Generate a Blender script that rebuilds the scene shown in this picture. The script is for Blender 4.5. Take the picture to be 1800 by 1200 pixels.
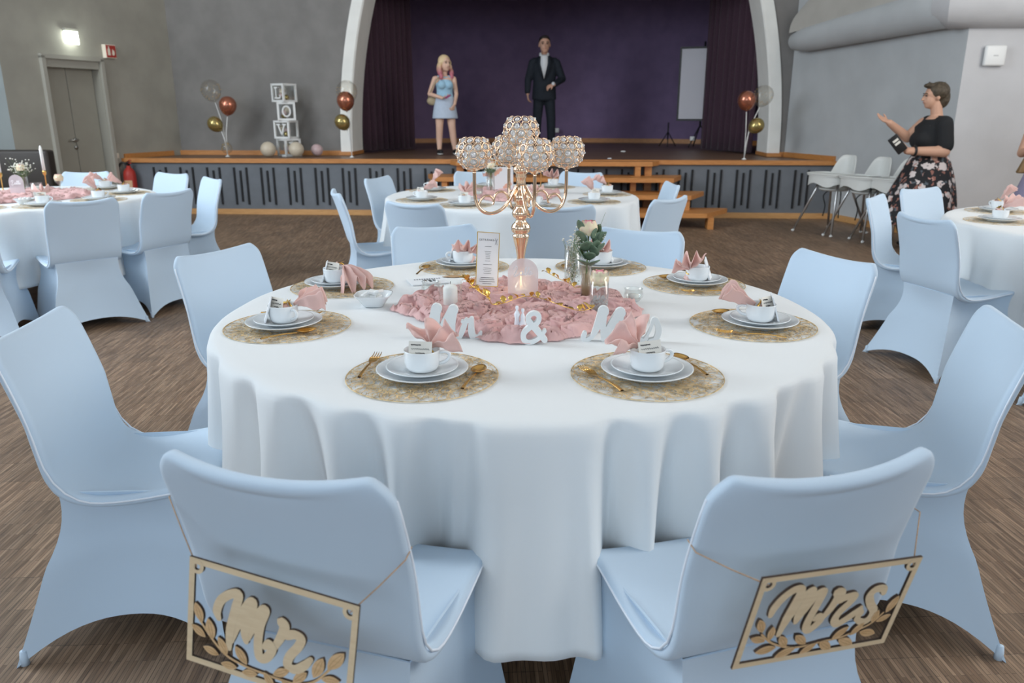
import bpy, bmesh, math, random
import numpy as np
from mathutils import Vector, Matrix, noise
R = math.radians
PI = math.pi
random.seed(7)
scene = bpy.context.scene
COL = scene.collection
for o in list(bpy.data.objects):
    bpy.data.objects.remove(o)

# ------------------------------------------------------------------ camera
cam_d = bpy.data.cameras.new('camera')
cam = bpy.data.objects.new('camera', cam_d)
COL.objects.link(cam)
cam.location = (0, 0, 1.37)
cam.rotation_euler = (R(90 - 16.6), 0, 0)
cam_d.sensor_width = 36
cam_d.lens = 36 * 1365 / 1800
cam_d.dof.use_dof = True
cam_d.dof.focus_distance = 2.35
cam_d.dof.aperture_fstop = 4.5
cam_d.clip_end = 100
scene.camera = cam

# ------------------------------------------------------------------ world, daylight, exposure
world = bpy.data.worlds.new('hall_daylight')
scene.world = world
world.use_nodes = True
bg = world.node_tree.nodes['Background']
bg.inputs[0].default_value = (0.72, 0.84, 1.0, 1)
bg.inputs[1].default_value = 0.9
scene.view_settings.view_transform = 'Standard'
scene.view_settings.look = 'None'
scene.view_settings.gamma = 1
scene.view_settings.use_curve_mapping = False
scene.view_settings.exposure = 0.0


def area_light(name, loc, target, sx, sy, power, color):
    d = bpy.data.lights.new(name, 'AREA')
    d.shape = 'RECTANGLE'
    d.size = sx
    d.size_y = sy
    d.energy = power
    d.color = color
    o = bpy.data.objects.new(name, d)
    COL.objects.link(o)
    o.location = loc
    o.rotation_euler = (Vector(target) - Vector(loc)).to_track_quat('-Z', 'Z').to_euler()
    return o


# daylight entering by the hall's windows: a row behind the camera, a row in each side wall
area_light('daylight_rear_windows', (-1.6, -5.3, 3.1), (0.4, 6.0, 0.9), 7.0, 3.0, 200, (0.77, 0.89, 1.0))
area_light('daylight_left_windows', (-6.9, 4.2, 3.5), (1.0, 6.5, 0.8), 8.5, 2.8, 760, (0.84, 0.93, 1.0))
area_light('daylight_right_windows', (6.9, 2.6, 3.6), (-1.2, 6.5, 0.9), 8.0, 2.8, 470, (1.0, 0.96, 0.90))


# ------------------------------------------------------------------ materials
MATS = {}


def mat(name, color=(.8, .8, .8), rough=.6, metal=0.0, spec=.5, noise_amt=0.0, noise_scale=30, bump=0.0,
        bump_scale=200, sheen=0.0, trans=0.0, alpha=1.0, emit=None, emit_s=0.0, ior=1.45, subsurf=0.0, coat=0.0,
        color2=None):
    if name in MATS:
        return MATS[name]
    m = bpy.data.materials.new(name)
    m.use_nodes = True
    nt = m.node_tree
    b = nt.nodes['Principled BSDF']
    b.inputs['Base Color'].default_value = (*color, 1)
    b.inputs['Roughness'].default_value = rough
    b.inputs['Metallic'].default_value = metal
    b.inputs['Specular IOR Level'].default_value = spec
    b.inputs['IOR'].default_value = ior
    b.inputs['Transmission Weight'].default_value = trans
    b.inputs['Alpha'].default_value = alpha
    b.inputs['Sheen Weight'].default_value = sheen
    b.inputs['Coat Weight'].default_value = coat
    if subsurf:
        b.inputs['Subsurface Weight'].default_value = subsurf
        b.inputs['Subsurface Radius'].default_value = (.02, .012, .008)
    if emit:
        b.inputs['Emission Color'].default_value = (*emit, 1)
        b.inputs['Emission Strength'].default_value = emit_s
    tc = None
    if noise_amt or color2 or bump:
        tc = nt.nodes.new('ShaderNodeTexCoord')
    if noise_amt or color2:
        n = nt.nodes.new('ShaderNodeTexNoise')
        n.inputs['Scale'].default_value = noise_scale
        n.inputs['Detail'].default_value = 5
        nt.links.new(tc.outputs['Object'], n.inputs['Vector'])
        rp = nt.nodes.new('ShaderNodeValToRGB')
        c2 = color2 or tuple(max(0, c * (1 - noise_amt)) for c in color)
        c1 = color if color2 else tuple(min(1, c * (1 + noise_amt * .5)) for c in color)
        rp.color_ramp.elements[0].color = (*c2, 1)
        rp.color_ramp.elements[0].position = .35
        rp.color_ramp.elements[1].color = (*c1, 1)
        rp.color_ramp.elements[1].position = .65
        nt.links.new(n.outputs['Fac'], rp.inputs['Fac'])
        nt.links.new(rp.outputs['Color'], b.inputs['Base Color'])
    if bump:
        n2 = nt.nodes.new('ShaderNodeTexNoise')
        n2.inputs['Scale'].default_value = bump_scale
        n2.inputs['Detail'].default_value = 4
        nt.links.new(tc.outputs['Object'], n2.inputs['Vector'])
        bp = nt.nodes.new('ShaderNodeBump')
        bp.inputs['Strength'].default_value = bump
        bp.inputs['Distance'].default_value = .01
        nt.links.new(n2.outputs['Fac'], bp.inputs['Height'])
        nt.links.new(bp.outputs['Normal'], b.inputs['Normal'])
    MATS[name] = m
    return m


def floor_material():
    m = bpy.data.materials.new('strip_parquet')
    m.use_nodes = True
    nt = m.node_tree
    L = nt.links.new
    b = nt.nodes['Principled BSDF']
    tc = nt.nodes.new('ShaderNodeTexCoord')
    mp = nt.nodes.new('ShaderNodeMapping')
    mp.inputs['Rotation'].default_value = (0, 0, R(-93))
    L(tc.outputs['Object'], mp.inputs['Vector'])
    br = nt.nodes.new('ShaderNodeTexBrick')
    br.inputs['Scale'].default_value = 1.0
    br.inputs['Brick Width'].default_value = .165
    br.inputs['Row Height'].default_value = .011
    br.inputs['Mortar Size'].default_value = .0008
    br.inputs['Mortar Smooth'].default_value = .4
    br.inputs['Bias'].default_value = 0.0
    br.offset = .43
    br.inputs['Color1'].default_value = (.190, .120, .074, 1)
    br.inputs['Color2'].default_value = (.325, .222, .145, 1)
    br.inputs['Mortar'].default_value = (.09, .058, .038, 1)
    L(mp.outputs['Vector'], br.inputs['Vector'])
    # strips grouped in square parquet blocks of slightly different tone
    bk = nt.nodes.new('ShaderNodeTexBrick')
    bk.inputs['Scale'].default_value = 1.0
    bk.inputs['Brick Width'].default_value = .33
    bk.inputs['Row Height'].default_value = .165
    bk.inputs['Mortar Size'].default_value = .0012
    bk.inputs['Color1'].default_value = (.86, .86, .86, 1)
    bk.inputs['Color2'].default_value = (1.12, 1.1, 1.08, 1)
    bk.inputs['Mortar'].default_value = (.6, .6, .6, 1)
    L(mp.outputs['Vector'], bk.inputs['Vector'])
    n = nt.nodes.new('ShaderNodeTexNoise')
    n.inputs['Scale'].default_value = 26
    n.inputs['Detail'].default_value = 6
    mp2 = nt.nodes.new('ShaderNodeMapping')
    mp2.inputs['Rotation'].default_value = (0, 0, R(-93))
    mp2.inputs['Scale'].default_value = (3.2, .25, 1)
    L(tc.outputs['Object'], mp2.inputs['Vector'])
    L(mp2.outputs['Vector'], n.inputs['Vector'])
    rp = nt.nodes.new('ShaderNodeValToRGB')
    rp.color_ramp.elements[0].color = (.55, .55, .55, 1)
    rp.color_ramp.elements[0].position = .3
    rp.color_ramp.elements[1].color = (1.25, 1.25, 1.25, 1)
    rp.color_ramp.elements[1].position = .7
    L(n.outputs['Fac'], rp.inputs['Fac'])
    m1 = nt.nodes.new('ShaderNodeMixRGB')
    m1.blend_type = 'MULTIPLY'
    m1.inputs[0].default_value = 1
    L(br.outputs['Color'], m1.inputs[1])
    L(rp.outputs['Color'], m1.inputs[2])
    m2 = nt.nodes.new('ShaderNodeMixRGB')
    m2.blend_type = 'MULTIPLY'
    m2.inputs[0].default_value = 1
    L(m1.outputs['Color'], m2.inputs[1])
    L(bk.outputs['Color'], m2.inputs[2])
    L(m2.outputs['Color'], b.inputs['Base Color'])
    b.inputs['Roughness'].default_value = .48
    b.inputs['Specular IOR Level'].default_value = .35
    bp = nt.nodes.new('ShaderNodeBump')
    bp.inputs['Strength'].default_value = .25
    bp.inputs['Distance'].default_value = .002
    L(br.outputs['Fac'], bp.inputs['Height'])
    bp.invert = True
    L(bp.outputs['Normal'], b.inputs['Normal'])
    return m


def wood_material(name, c1, c2, scale=6, stretch=(1, 12, 12), rough=.45):
    m = bpy.data.materials.new(name)
    m.use_nodes = True
    nt = m.node_tree
    b = nt.nodes['Principled BSDF']
    tc = nt.nodes.new('ShaderNodeTexCoord')
    mp = nt.nodes.new('ShaderNodeMapping')
    mp.inputs['Scale'].default_value = stretch
    n = nt.nodes.new('ShaderNodeTexNoise')
    n.inputs['Scale'].default_value = scale
    n.inputs['Detail'].default_value = 6
    n.inputs['Distortion'].default_value = .6
    rp = nt.nodes.new('ShaderNodeValToRGB')
    rp.color_ramp.elements[0].color = (*c2, 1)
    rp.color_ramp.elements[0].position = .3
    rp.color_ramp.elements[1].color = (*c1, 1)
    rp.color_ramp.elements[1].position = .7
    nt.links.new(tc.outputs['Object'], mp.inputs['Vector'])
    nt.links.new(mp.outputs['Vector'], n.inputs['Vector'])
    nt.links.new(n.outputs['Fac'], rp.inputs['Fac'])
    nt.links.new(rp.outputs['Color'], b.inputs['Base Color'])
    b.inputs['Roughness'].default_value = rough
    MATS[name] = m
    return m


def glass_material(name, tint=(1, 1, 1), alpha_mix=.75, rough=.03):
    """thin clear glass: mostly see-through with a glossy surface"""
    m = bpy.data.materials.new(name)
    m.use_nodes = True
    nt = m.node_tree
    nt.nodes.remove(nt.nodes['Principled BSDF'])
    out = nt.nodes['Material Output']
    t = nt.nodes.new('ShaderNodeBsdfTransparent')
    t.inputs[0].default_value = (*tint, 1)
    g = nt.nodes.new('ShaderNodeBsdfGlossy')
    g.inputs['Roughness'].default_value = rough
    fr = nt.nodes.new('ShaderNodeLayerWeight')
    fr.inputs['Blend'].default_value = .35
    mx = nt.nodes.new('ShaderNodeMath')
    mx.operation = 'MULTIPLY_ADD'
    mx.inputs[1].default_value = .45
    mx.inputs[2].default_value = max(0, 1 - alpha_mix - .17)
    nt.links.new(fr.outputs['Facing'], mx.inputs[0])
    ms = nt.nodes.new('ShaderNodeMixShader')
    nt.links.new(mx.outputs[0], ms.inputs[0])
    nt.links.new(t.outputs[0], ms.inputs[1])
    nt.links.new(g.outputs[0], ms.inputs[2])
    nt.links.new(ms.outputs[0], out.inputs['Surface'])
    MATS[name] = m
    return m


def frosted_material(name, color, clear=.45):
    m = bpy.data.materials.new(name)
    m.use_nodes = True
    nt = m.node_tree
    b = nt.nodes['Principled BSDF']
    b.inputs['Base Color'].default_value = (*color, 1)
    b.inputs['Roughness'].default_value = .25
    out = nt.nodes['Material Output']
    t = nt.nodes.new('ShaderNodeBsdfTransparent')
    tl = nt.nodes.new('ShaderNodeBsdfTranslucent')
    tl.inputs[0].default_value = (*color, 1)
    m0 = nt.nodes.new('ShaderNodeMixShader')
    m0.inputs[0].default_value = .5
    nt.links.new(b.outputs[0], m0.inputs[1])
    nt.links.new(tl.outputs[0], m0.inputs[2])
    ms = nt.nodes.new('ShaderNodeMixShader')
    ms.inputs[0].default_value = clear
    nt.links.new(m0.outputs[0], ms.inputs[1])
    nt.links.new(t.outputs[0], ms.inputs[2])
    nt.links.new(ms.outputs[0], out.inputs['Surface'])
    MATS[name] = m
    return m


def fabric_material(name, color, trans=.25, rough=.85, bump=.12, bscale=900):
    """cloth: diffuse plus a little light passing through, fine weave relief"""
    m = bpy.data.materials.new(name)
    m.use_nodes = True
    nt = m.node_tree
    b = nt.nodes['Principled BSDF']
    b.inputs['Base Color'].default_value = (*color, 1)
    b.inputs['Roughness'].default_value = rough
    b.inputs['Specular IOR Level'].default_value = .2
    b.inputs['Sheen Weight'].default_value = .15
    out = nt.nodes['Material Output']
    tl = nt.nodes.new('ShaderNodeBsdfTranslucent')
    tl.inputs[0].default_value = (*color, 1)
    ms = nt.nodes.new('ShaderNodeMixShader')
    ms.inputs[0].default_value = trans
    nt.links.new(b.outputs[0], ms.inputs[1])
    nt.links.new(tl.outputs[0], ms.inputs[2])
    nt.links.new(ms.outputs[0], out.inputs['Surface'])
    tc = nt.nodes.new('ShaderNodeTexCoord')
    n = nt.nodes.new('ShaderNodeTexNoise')
    n.inputs['Scale'].default_value = bscale
    nt.links.new(tc.outputs['Object'], n.inputs['Vector'])
    bp = nt.nodes.new('ShaderNodeBump')
    bp.inputs['Strength'].default_value = bump
    bp.inputs['Distance'].default_value = .001
    nt.links.new(n.outputs['Fac'], bp.inputs['Height'])
    nt.links.new(bp.outputs['Normal'], b.inputs['Normal'])
    MATS[name] = m
    return m


M_floor = floor_material()
M_wall_grey = mat('grey_plaster', (.225, .215, .205), .85, noise_amt=.12, noise_scale=3, bump=.15, bump_scale=120)
M_wall_side = mat('warm_grey_plaster', (.37, .355, .305), .85, noise_amt=.10, noise_scale=2.5, bump=.15, bump_scale=120)
M_wall_light = mat('light_grey_plaster', (.50, .52, .53), .85, noise_amt=.06, noise_scale=2.5, bump=.15, bump_scale=120)
M_wall_pale = mat('pale_grey_plaster', (.56, .56, .57), .85, noise_amt=.05, noise_scale=2.5, bump=.15, bump_scale=120)
M_arch = mat('white_plaster', (.86, .86, .82), .8, noise_amt=.04, noise_scale=4)
M_ceiling = mat('ceiling_white', (.75, .75, .74), .9, noise_amt=.03, noise_scale=4)
M_purple = mat('purple_wall_paint', (.235, .165, .30), .9, noise_amt=.10, noise_scale=4)
M_curtain = mat('aubergine_velvet', (.060, .028, .045), .9, sheen=.25, noise_amt=.2, noise_scale=60)
M_stagefront = mat('grey_stage_board', (.150, .165, .185), .6, noise_amt=.06, noise_scale=8)
M_slot = mat('black_slot', (.012, .012, .014), .7)
M_wood = wood_material('amber_beech', (.60, .27, .085), (.46, .185, .05), 5, (1.2, 14, 14), .4)
M_base_wood = wood_material('pale_beech', (.66, .37, .15), (.55, .29, .11), 5, (1.2, 14, 14), .45)
M_stagefloor = wood_material('dark_stage_boards', (.20, .115, .07), (.12, .07, .045), 4, (1, 10, 1), .4)
M_door = mat('grey_green_door', (.34, .325, .275), .5, noise_amt=.04, noise_scale=5)
M_doorframe = mat('grey_green_frame', (.40, .385, .335), .4)
M_steel = mat('brushed_steel', (.45, .44, .42), .3, 1.0)
M_black = mat('black_plastic', (.015, .015, .016), .45)
M_white = mat('white_lacquer', (.80, .81, .80), .4)
M_cover = fabric_material('pale_blue_stretch_fabric', (.575, .705, .835), .08, .7, .05, 500)
M_seam = mat('pale_piping', (.76, .82, .90), .7)
M_cloth = fabric_material('white_table_linen', (.85, .88, .89), .12, .75, .06, 700)
M_china = mat('white_china', (.78, .82, .84), .12, coat=.3)
M_gold = mat('brushed_gold', (.80, .49, .16), .24, 1.0, noise_amt=.1, noise_scale=40)
M_goldleaf = mat('gold_foil', (.85, .56, .15), .3, 1.0)
M_rosegold = mat('rose_gold_plate', (.93, .69, .49), .10, 1.0)
M_mat_gold = mat('gold_fibre', (.76, .57, .31), .42, .15, noise_amt=.45, noise_scale=60)
M_pink = fabric_material('dusty_pink_gauze', (.83, .54, .52), .25, .9, .35, 350)
M_napkin = fabric_material('blush_muslin', (.90, .66, .61), .30, .95, .5, 420)
M_paper = mat('ivory_card', (.80, .77, .70), .7)
M_paper_white = mat('white_paper', (.80, .83, .86), .6)
M_ink = mat('black_ink', (.03, .03, .035), .7)
M_kraft = mat('kraft_card', (.42, .27, .15), .8)
M_wax = mat('white_wax', (.82, .82, .79), .45, subsurf=.2)
M_glass = glass_material('clear_glass', (.975, .99, .985), .80)
M_plywood = wood_material('light_plywood', (.76, .62, .42), (.68, .53, .34), 7, (2, 16, 2), .6)
M_burnt = mat('laser_burnt_edge', (.045, .025, .015), .8)
M_leafwood = wood_material('engraved_leaf_wood', (.72, .50, .28), (.58, .37, .18), 9, (3, 14, 3), .6)
M_twine = mat('jute_twine', (.50, .32, .19), .9, noise_amt=.3, noise_scale=300)
M_crystal = mat('cut_crystal', (.97, .98, .99), .04, trans=.75, ior=1.5, coat=.6)
M_green = mat('eucalyptus_green', (.14, .22, .145), .5, noise_amt=.3, noise_scale=60)
M_stem = mat('stem_green', (.16, .25, .08), .6)
M_rose_cream = mat('rose_cream_petal', (.82, .77, .50), .6, color2=(.84, .66, .52), noise_scale=35, subsurf=.1)
M_rose_blush = mat('rose_blush_petal', (.84, .50, .46), .6, subsurf=.1)
M_rose_pink = mat('rose_pink_petal', (.80, .28, .36), .6, subsurf=.1)
M_bloom = mat('gypsophila_white', (.82, .82, .74), .7)
M_skin = mat('skin', (.62, .36, .25), .55, subsurf=.08)
M_frost = frosted_material('frosted_acrylic', (.85, .80, .84), .42)
M_print_white = mat('white_vinyl_print', (.85, .86, .88), .5)
M_warm = mat('warm_tea_light', (.9, .7, .4), .5, emit=(1.0, .72, .35), emit_s=1.6)


# ------------------------------------------------------------------ mesh helpers
class MB:
    def __init__(self):
        self.v = []
        self.f = []
        self.mi = []
        self.m = Matrix.Identity(4)
        self.cur = 0

    def add(self, vs, fs):
        o = len(self.v)
        m = self.m
        self.v.extend([tuple(m @ Vector(p)) for p in vs])
        self.f.extend([tuple(i + o for i in q) for q in fs])
        self.mi.extend([self.cur] * len(fs))
        return self

    def box(self, cx, cy, cz, sx, sy, sz, rot=None):
        hx, hy, hz = sx / 2, sy / 2, sz / 2
        vs = [Vector((x, y, z)) for x in (-hx, hx) for y in (-hy, hy) for z in (-hz, hz)]
        if rot is not None:
            vs = [rot @ p for p in vs]
        c = Vector((cx, cy, cz))
        return self.add([p + c for p in vs],
                        [(0, 1, 3, 2), (4, 6, 7, 5), (0, 4, 5, 1), (2, 3, 7, 6), (0, 2, 6, 4), (1, 5, 7, 3)])

    def rbox(self, cx, cy, cz, sx, sy, sz, b=.005):
        """box with chamfered edges"""
        bm = bmesh.new()
        bmesh.ops.create_cube(bm, size=1)
        for v in bm.verts:
            v.co = Vector((v.co.x * sx + cx, v.co.y * sy + cy, v.co.z * sz + cz))
        bmesh.ops.bevel(bm, geom=bm.edges[:], offset=b, segments=2, affect='EDGES', profile=.6)
        bm.verts.index_update()
        vs = [v.co.copy() for v in bm.verts]
        fs = [tuple(v.index for v in f.verts) for f in bm.faces]
        bm.free()
        return self.add(vs, fs)

    def tube(self, pts, r=.01, n=8, caps=True, closed=False):
        pts = [Vector(p) for p in pts]
        k = len(pts)
        rr = r if hasattr(r, '__len__') else [r] * k
        vs, fs = [], []
        up = None
        for i, p in enumerate(pts):
            if closed:
                t = pts[(i + 1) % k] - pts[i - 1]
            else:
                t = pts[min(i + 1, k - 1)] - pts[max(i - 1, 0)]
            if t.length < 1e-9:
                t = Vector((0, 0, 1))
            t.normalize()
            if up is None:
                up = t.orthogonal().normalized()
            else:
                up = up - t * up.dot(t)
                up = up.normalized() if up.length > 1e-6 else t.orthogonal().normalized()
            s = t.cross(up)
            for j in range(n):
                a = 2 * PI * j / n
                vs.append(p + (up * math.cos(a) + s * math.sin(a)) * rr[i])
        m = k if closed else k - 1
        for i in range(m):
            i2 = (i + 1) % k
            for j in range(n):
                j2 = (j + 1) % n
                fs.append((i * n + j, i * n + j2, i2 * n + j2, i2 * n + j))
        if caps and not closed:
            fs.append(tuple(range(n - 1, -1, -1)))
            fs.append(tuple(range((k - 1) * n, k * n)))
        return self.add(vs, fs)

    def lathe(self, prof, n=24, c=(0, 0, 0), flute=0, flutes=0):
        """profile of (r, z); poles where r == 0"""
        vs, fs, rows = [], [], []
        for r, z in prof:
            if r < 1e-7:
                rows.append([len(vs)])
                vs.append((c[0], c[1], c[2] + z))
            else:
                row = []
                for j in range(n):
                    a = 2 * PI * j / n
                    q = r * (1 + flute * math.cos(flutes * a)) if flute else r
                    row.append(len(vs))
                    vs.append((c[0] + q * math.cos(a), c[1] + q * math.sin(a), c[2] + z))
                rows.append(row)
        for a, b in zip(rows[:-1], rows[1:]):
            for j in range(n):
                j2 = (j + 1) % n
                if len(a) == 1 and len(b) == 1:
                    continue
                if len(a) == 1:
                    fs.append((a[0], b[j2], b[j]))
                elif len(b) == 1:
                    fs.append((a[j], a[j2], b[0]))
                else:
                    fs.append((a[j], a[j2], b[j2], b[j]))
        return self.add(vs, fs)

    def grid(self, fn, nu, nv, closeu=False):
        vs, fs = [], []
        for j in range(nv + 1):
            for i in range(nu if closeu else nu + 1):
                vs.append(fn(i / nu, j / nv))
        w = nu if closeu else nu + 1
        for j in range(nv):
            for i in range(nu):
                i2 = (i + 1) % w if closeu else i + 1
                fs.append((j * w + i, j * w + i2, (j + 1) * w + i2, (j + 1) * w + i))
        return self.add(vs, fs)

    def prism(self, poly, z0, z1, side_mat=None):
        """polygon in xy extruded along z"""
        n = len(poly)
        vs = [(p[0], p[1], z0) for p in poly] + [(p[0], p[1], z1) for p in poly]
        c0 = self.cur
        self.add(vs, [tuple(range(n - 1, -1, -1)), tuple(range(n, 2 * n))])
        o = len(self.v) - 2 * n
        if side_mat is not None:
            self.cur = side_mat
        for i in range(n):
            j = (i + 1) % n
            self.f.append((o + i, o + j, o + n + j, o + n + i))
            self.mi.append(self.cur)
        self.cur = c0
        return self

    def ball(self, c, r, nu=12, nv=8, sc=(1, 1, 1), rot=None):
        vs, fs = [], []
        c = Vector(c)
        vs.append(Vector((0, 0, -r)))
        for j in range(1, nv):
            ph = -PI / 2 + PI * j / nv
            for i in range(nu):
                a = 2 * PI * i / nu
                vs.append(Vector((r * math.cos(ph) * math.cos(a), r * math.cos(ph) * math.sin(a), r * math.sin(ph))))
        vs.append(Vector((0, 0, r)))
        for i in range(nu):
            fs.append((0, 1 + (i + 1) % nu, 1 + i))
        for j in range(nv - 2):
            for i in range(nu):
                a = 1 + j * nu
                b = a + nu
                fs.append((a + i, a + (i + 1) % nu, b + (i + 1) % nu, b + i))
        t = len(vs) - 1
        a = 1 + (nv - 2) * nu
        for i in range(nu):
            fs.append((a + i, a + (i + 1) % nu, t))
        out = []
        for p in vs:
            q = Vector((p.x * sc[0], p.y * sc[1], p.z * sc[2]))
            if rot is not None:
                q = rot @ q
            out.append(q + c)
        return self.add(out, fs)

    def capsule(self, a, ra, b, rb, n=12):
        a, b = Vector(a), Vector(b)
        d = b - a
        L = d.length
        if L < 1e-6:
            return self.ball(a, ra, n, 8)
        d.normalize()
        u = d.orthogonal().normalized()
        w = d.cross(u)
        rows = []
        for k in range(1, 5):
            ph = -PI / 2 + PI / 2 * k / 4
            rows.append((a + d * (ra * math.sin(ph)), ra * math.cos(ph)))
        for k in range(0, 4):
            ph = PI / 2 * k / 4
            rows.append((b + d * (rb * math.sin(ph)), rb * math.cos(ph)))
        vs = [a - d * ra]
        fs = []
        for p, r in rows:
            for j in range(n):
                t = 2 * PI * j / n
                vs.append(p + (u * math.cos(t) + w * math.sin(t)) * r)
        vs.append(b + d * rb)
        for j in range(n):
            fs.append((0, 1 + (j + 1) % n, 1 + j))
        for k in range(len(rows) - 1):
            for j in range(n):
                p = 1 + k * n
                fs.append((p + j, p + (j + 1) % n, p + n + (j + 1) % n, p + n + j))
        p = 1 + (len(rows) - 1) * n
        for j in range(n):
            fs.append((p + j, p + (j + 1) % n, len(vs) - 1))
        return self.add(vs, fs)

    def ribbon(self, pts, w, z0, z1, side_mat=None, sub=6):
        """a flat stroke of given width (number or list) in xy, extruded z0..z1, rounded ends"""
        k = len(pts)
        ws = w if hasattr(w, '__len__') else [w] * k
        P, Wd = [], []
        for i in range(k - 1):
            p0 = Vector(pts[max(i - 1, 0)][:2])
            p1 = Vector(pts[i][:2])
            p2 = Vector(pts[i + 1][:2])
            p3 = Vector(pts[min(i + 2, k - 1)][:2])
            for s in range(sub):
                t = s / sub
                q = .5 * ((2 * p1) + (p2 - p0) * t + (2 * p0 - 5 * p1 + 4 * p2 - p3) * t * t +
                          (3 * p1 - p0 - 3 * p2 + p3) * t ** 3)
                P.append(q)
                Wd.append(ws[i] * (1 - t) + ws[i + 1] * t)
        P.append(Vector(pts[-1][:2]))
        Wd.append(ws[-1])
        Lf, Rt = [], []
        n = len(P)
        for i in range(n):
            t = P[min(i + 1, n - 1)] - P[max(i - 1, 0)]
            if t.length < 1e-9:
                t = Vector((1, 0))
            t.normalize()
            nn = Vector((-t.y, t.x))
            Lf.append(P[i] + nn * Wd[i] / 2)
            Rt.append(P[i] - nn * Wd[i] / 2)
        # rounded caps
        t0 = (P[0] - P[1]).normalized()
        t1 = (P[-1] - P[-2]).normalized()
        vs, fs = [], []
        for i_, (a, b) in enumerate(zip(Lf, Rt)):
            h_ = 6e-6 * i_
            vs += [(a.x, a.y, z0 - h_), (b.x, b.y, z0 - h_), (a.x, a.y, z1 + h_), (b.x, b.y, z1 + h_)]
        c0 = self.cur
        top, side = [], []
        for i in range(n - 1):
            o = 4 * i
            top.append((o + 2, o + 3, o + 7, o + 6))
            top.append((o, o + 4, o + 5, o + 1))
            side.append((o, o + 2, o + 6, o + 4))
            side.append((o + 1, o + 5, o + 7, o + 3))
        self.add(vs, top)
        base = len(self.v) - len(vs)
        self.cur = side_mat if side_mat is not None else c0
        for q in side:
            self.f.append(tuple(base + i for i in q))
            self.mi.append(self.cur)
        self.cur = c0
        for P_, t_, w_ in ((P[0], t0, Wd[0]), (P[-1], t1, Wd[-1])):
            nn = Vector((-t_.y, t_.x))
            poly = []
            for s in range(7):
                a = -PI / 2 + PI * s / 6
                q = P_ + t_ * (math.cos(a) * w_ / 2) + nn * (math.sin(a) * w_ / 2)
                poly.append((q.x, q.y))
            self.prism(poly, z0 - 3e-6, z1 + 3e-6, side_mat)
        return self

    def mesh(self, name, smooth=True):
        me = bpy.data.meshes.new(name)
        me.from_pydata(self.v, [], self.f)
        me.polygons.foreach_set('material_index', self.mi)
        if smooth:
            me.polygons.foreach_set('use_smooth', [True] * len(self.f))
        me.update()
        return me

    def build(self, name, mats, parent=None, smooth=True, loc=None, sharp=None):
        me = self.mesh(name, smooth)
        for m in (mats if isinstance(mats, (list, tuple)) else [mats]):
            me.materials.append(m)
        if smooth and sharp is not None:
            me.set_sharp_from_angle(angle=R(sharp))
        return link(name, me, parent, loc)


def link(name, me, parent=None, loc=None):
    o = bpy.data.objects.new(name, me)
    COL.objects.link(o)
    if parent is not None:
        o.parent = parent
    if loc is not None:
        o.location = loc
    return o


def tag(o, label, cat, group=None):
    o['label'] = label
    o['category'] = cat
    if group:
        o['group'] = group
    return o


def thing(name, label, cat, loc=(0, 0, 0), rz=0.0, group=None):
    o = bpy.data.objects.new(name, None)
    o.empty_display_size = .05
    COL.objects.link(o)
    o.location = loc
    o.rotation_euler = (0, 0, rz)
    return tag(o, label, cat, group)


def copy_tree(o, parent=None):
    kids = list(o.children)
    c = o.copy()
    COL.objects.link(c)
    c.parent = parent
    for ch in kids:
        copy_tree(ch, c)
    return c


def struct(name, mb, m, smooth=False, parent=None, sharp=None):
    o = mb.build(name, m, parent, smooth, sharp=sharp)
    if parent is None:
        o['kind'] = 'structure'
    return o


def bake(me, mods):
    """mesh -> mesh with modifiers applied"""
    o = bpy.data.objects.new('bake', me)
    COL.objects.link(o)
    for typ, kw in mods:
        md = o.modifiers.new(typ, typ)
        for k, v in kw.items():
            setattr(md, k, v)
    bpy.context.view_layer.update()
    dg = bpy.context.evaluated_depsgraph_get()
    out = bpy.data.meshes.new_from_object(o.evaluated_get(dg))
    bpy.data.objects.remove(o)
    return out


def catmull(pts, sub=6):
    pts = [Vector(p) for p in pts]
    k = len(pts)
    out = []
    for i in range(k - 1):
        p0, p1, p2, p3 = pts[max(i - 1, 0)], pts[i], pts[i + 1], pts[min(i + 2, k - 1)]
        for s in range(sub):
            t = s / sub
            out.append(.5 * ((2 * p1) + (p2 - p0) * t + (2 * p0 - 5 * p1 + 4 * p2 - p3) * t * t +
                             (3 * p1 - p0 - 3 * p2 + p3) * t ** 3))
    out.append(pts[-1])
    return out


def smoothstep(a, b, x):
    t = max(0, min(1, (x - a) / (b - a)))
    return t * t * (3 - 2 * t)

# ------------------------------------------------------------------ the hall
# stage frame: u along the stage front, v into the stage
SO = Vector((0, 10.5047, 0))
SD = Vector((.99813, -.06116, 0))
SN = Vector((.06116, .99813, 0))
HS = .735
SM = Matrix((( SD.x, SN.x, 0, SO.x), (SD.y, SN.y, 0, SO.y), (0, 0, 1, 0), (0, 0, 0, 1)))


def S(u, v, z=0.0):
    p = SO + SD * u + SN * v
    return Vector((p.x, p.y, z))


def SMB():
    b = MB()
    b.m = SM.copy()
    return b


HC = 6.4       # ceiling height
struct('floor', MB().box(0, 3.5, -.05, 16.0, 20.0, .1), M_floor)
struct('ceiling', MB().box(0, 6.0, HC + .05, 16, 26, .1), M_ceiling)

# left oblique wall with the door: runs from the stage corner towards the camera
LA = S(-5.03, .87)
LDIR = (S(-5.29, 0) - S(-5.03, .87)).normalized()
LN = Vector((-LDIR.y, LDIR.x, 0))
if LN.x < 0:
    LN = -LN                      # pointing into the hall


def on_left(s, z, out=0.0):
    p = LA + LDIR * s + LN * out
    return Vector((p.x, p.y, z))


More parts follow.
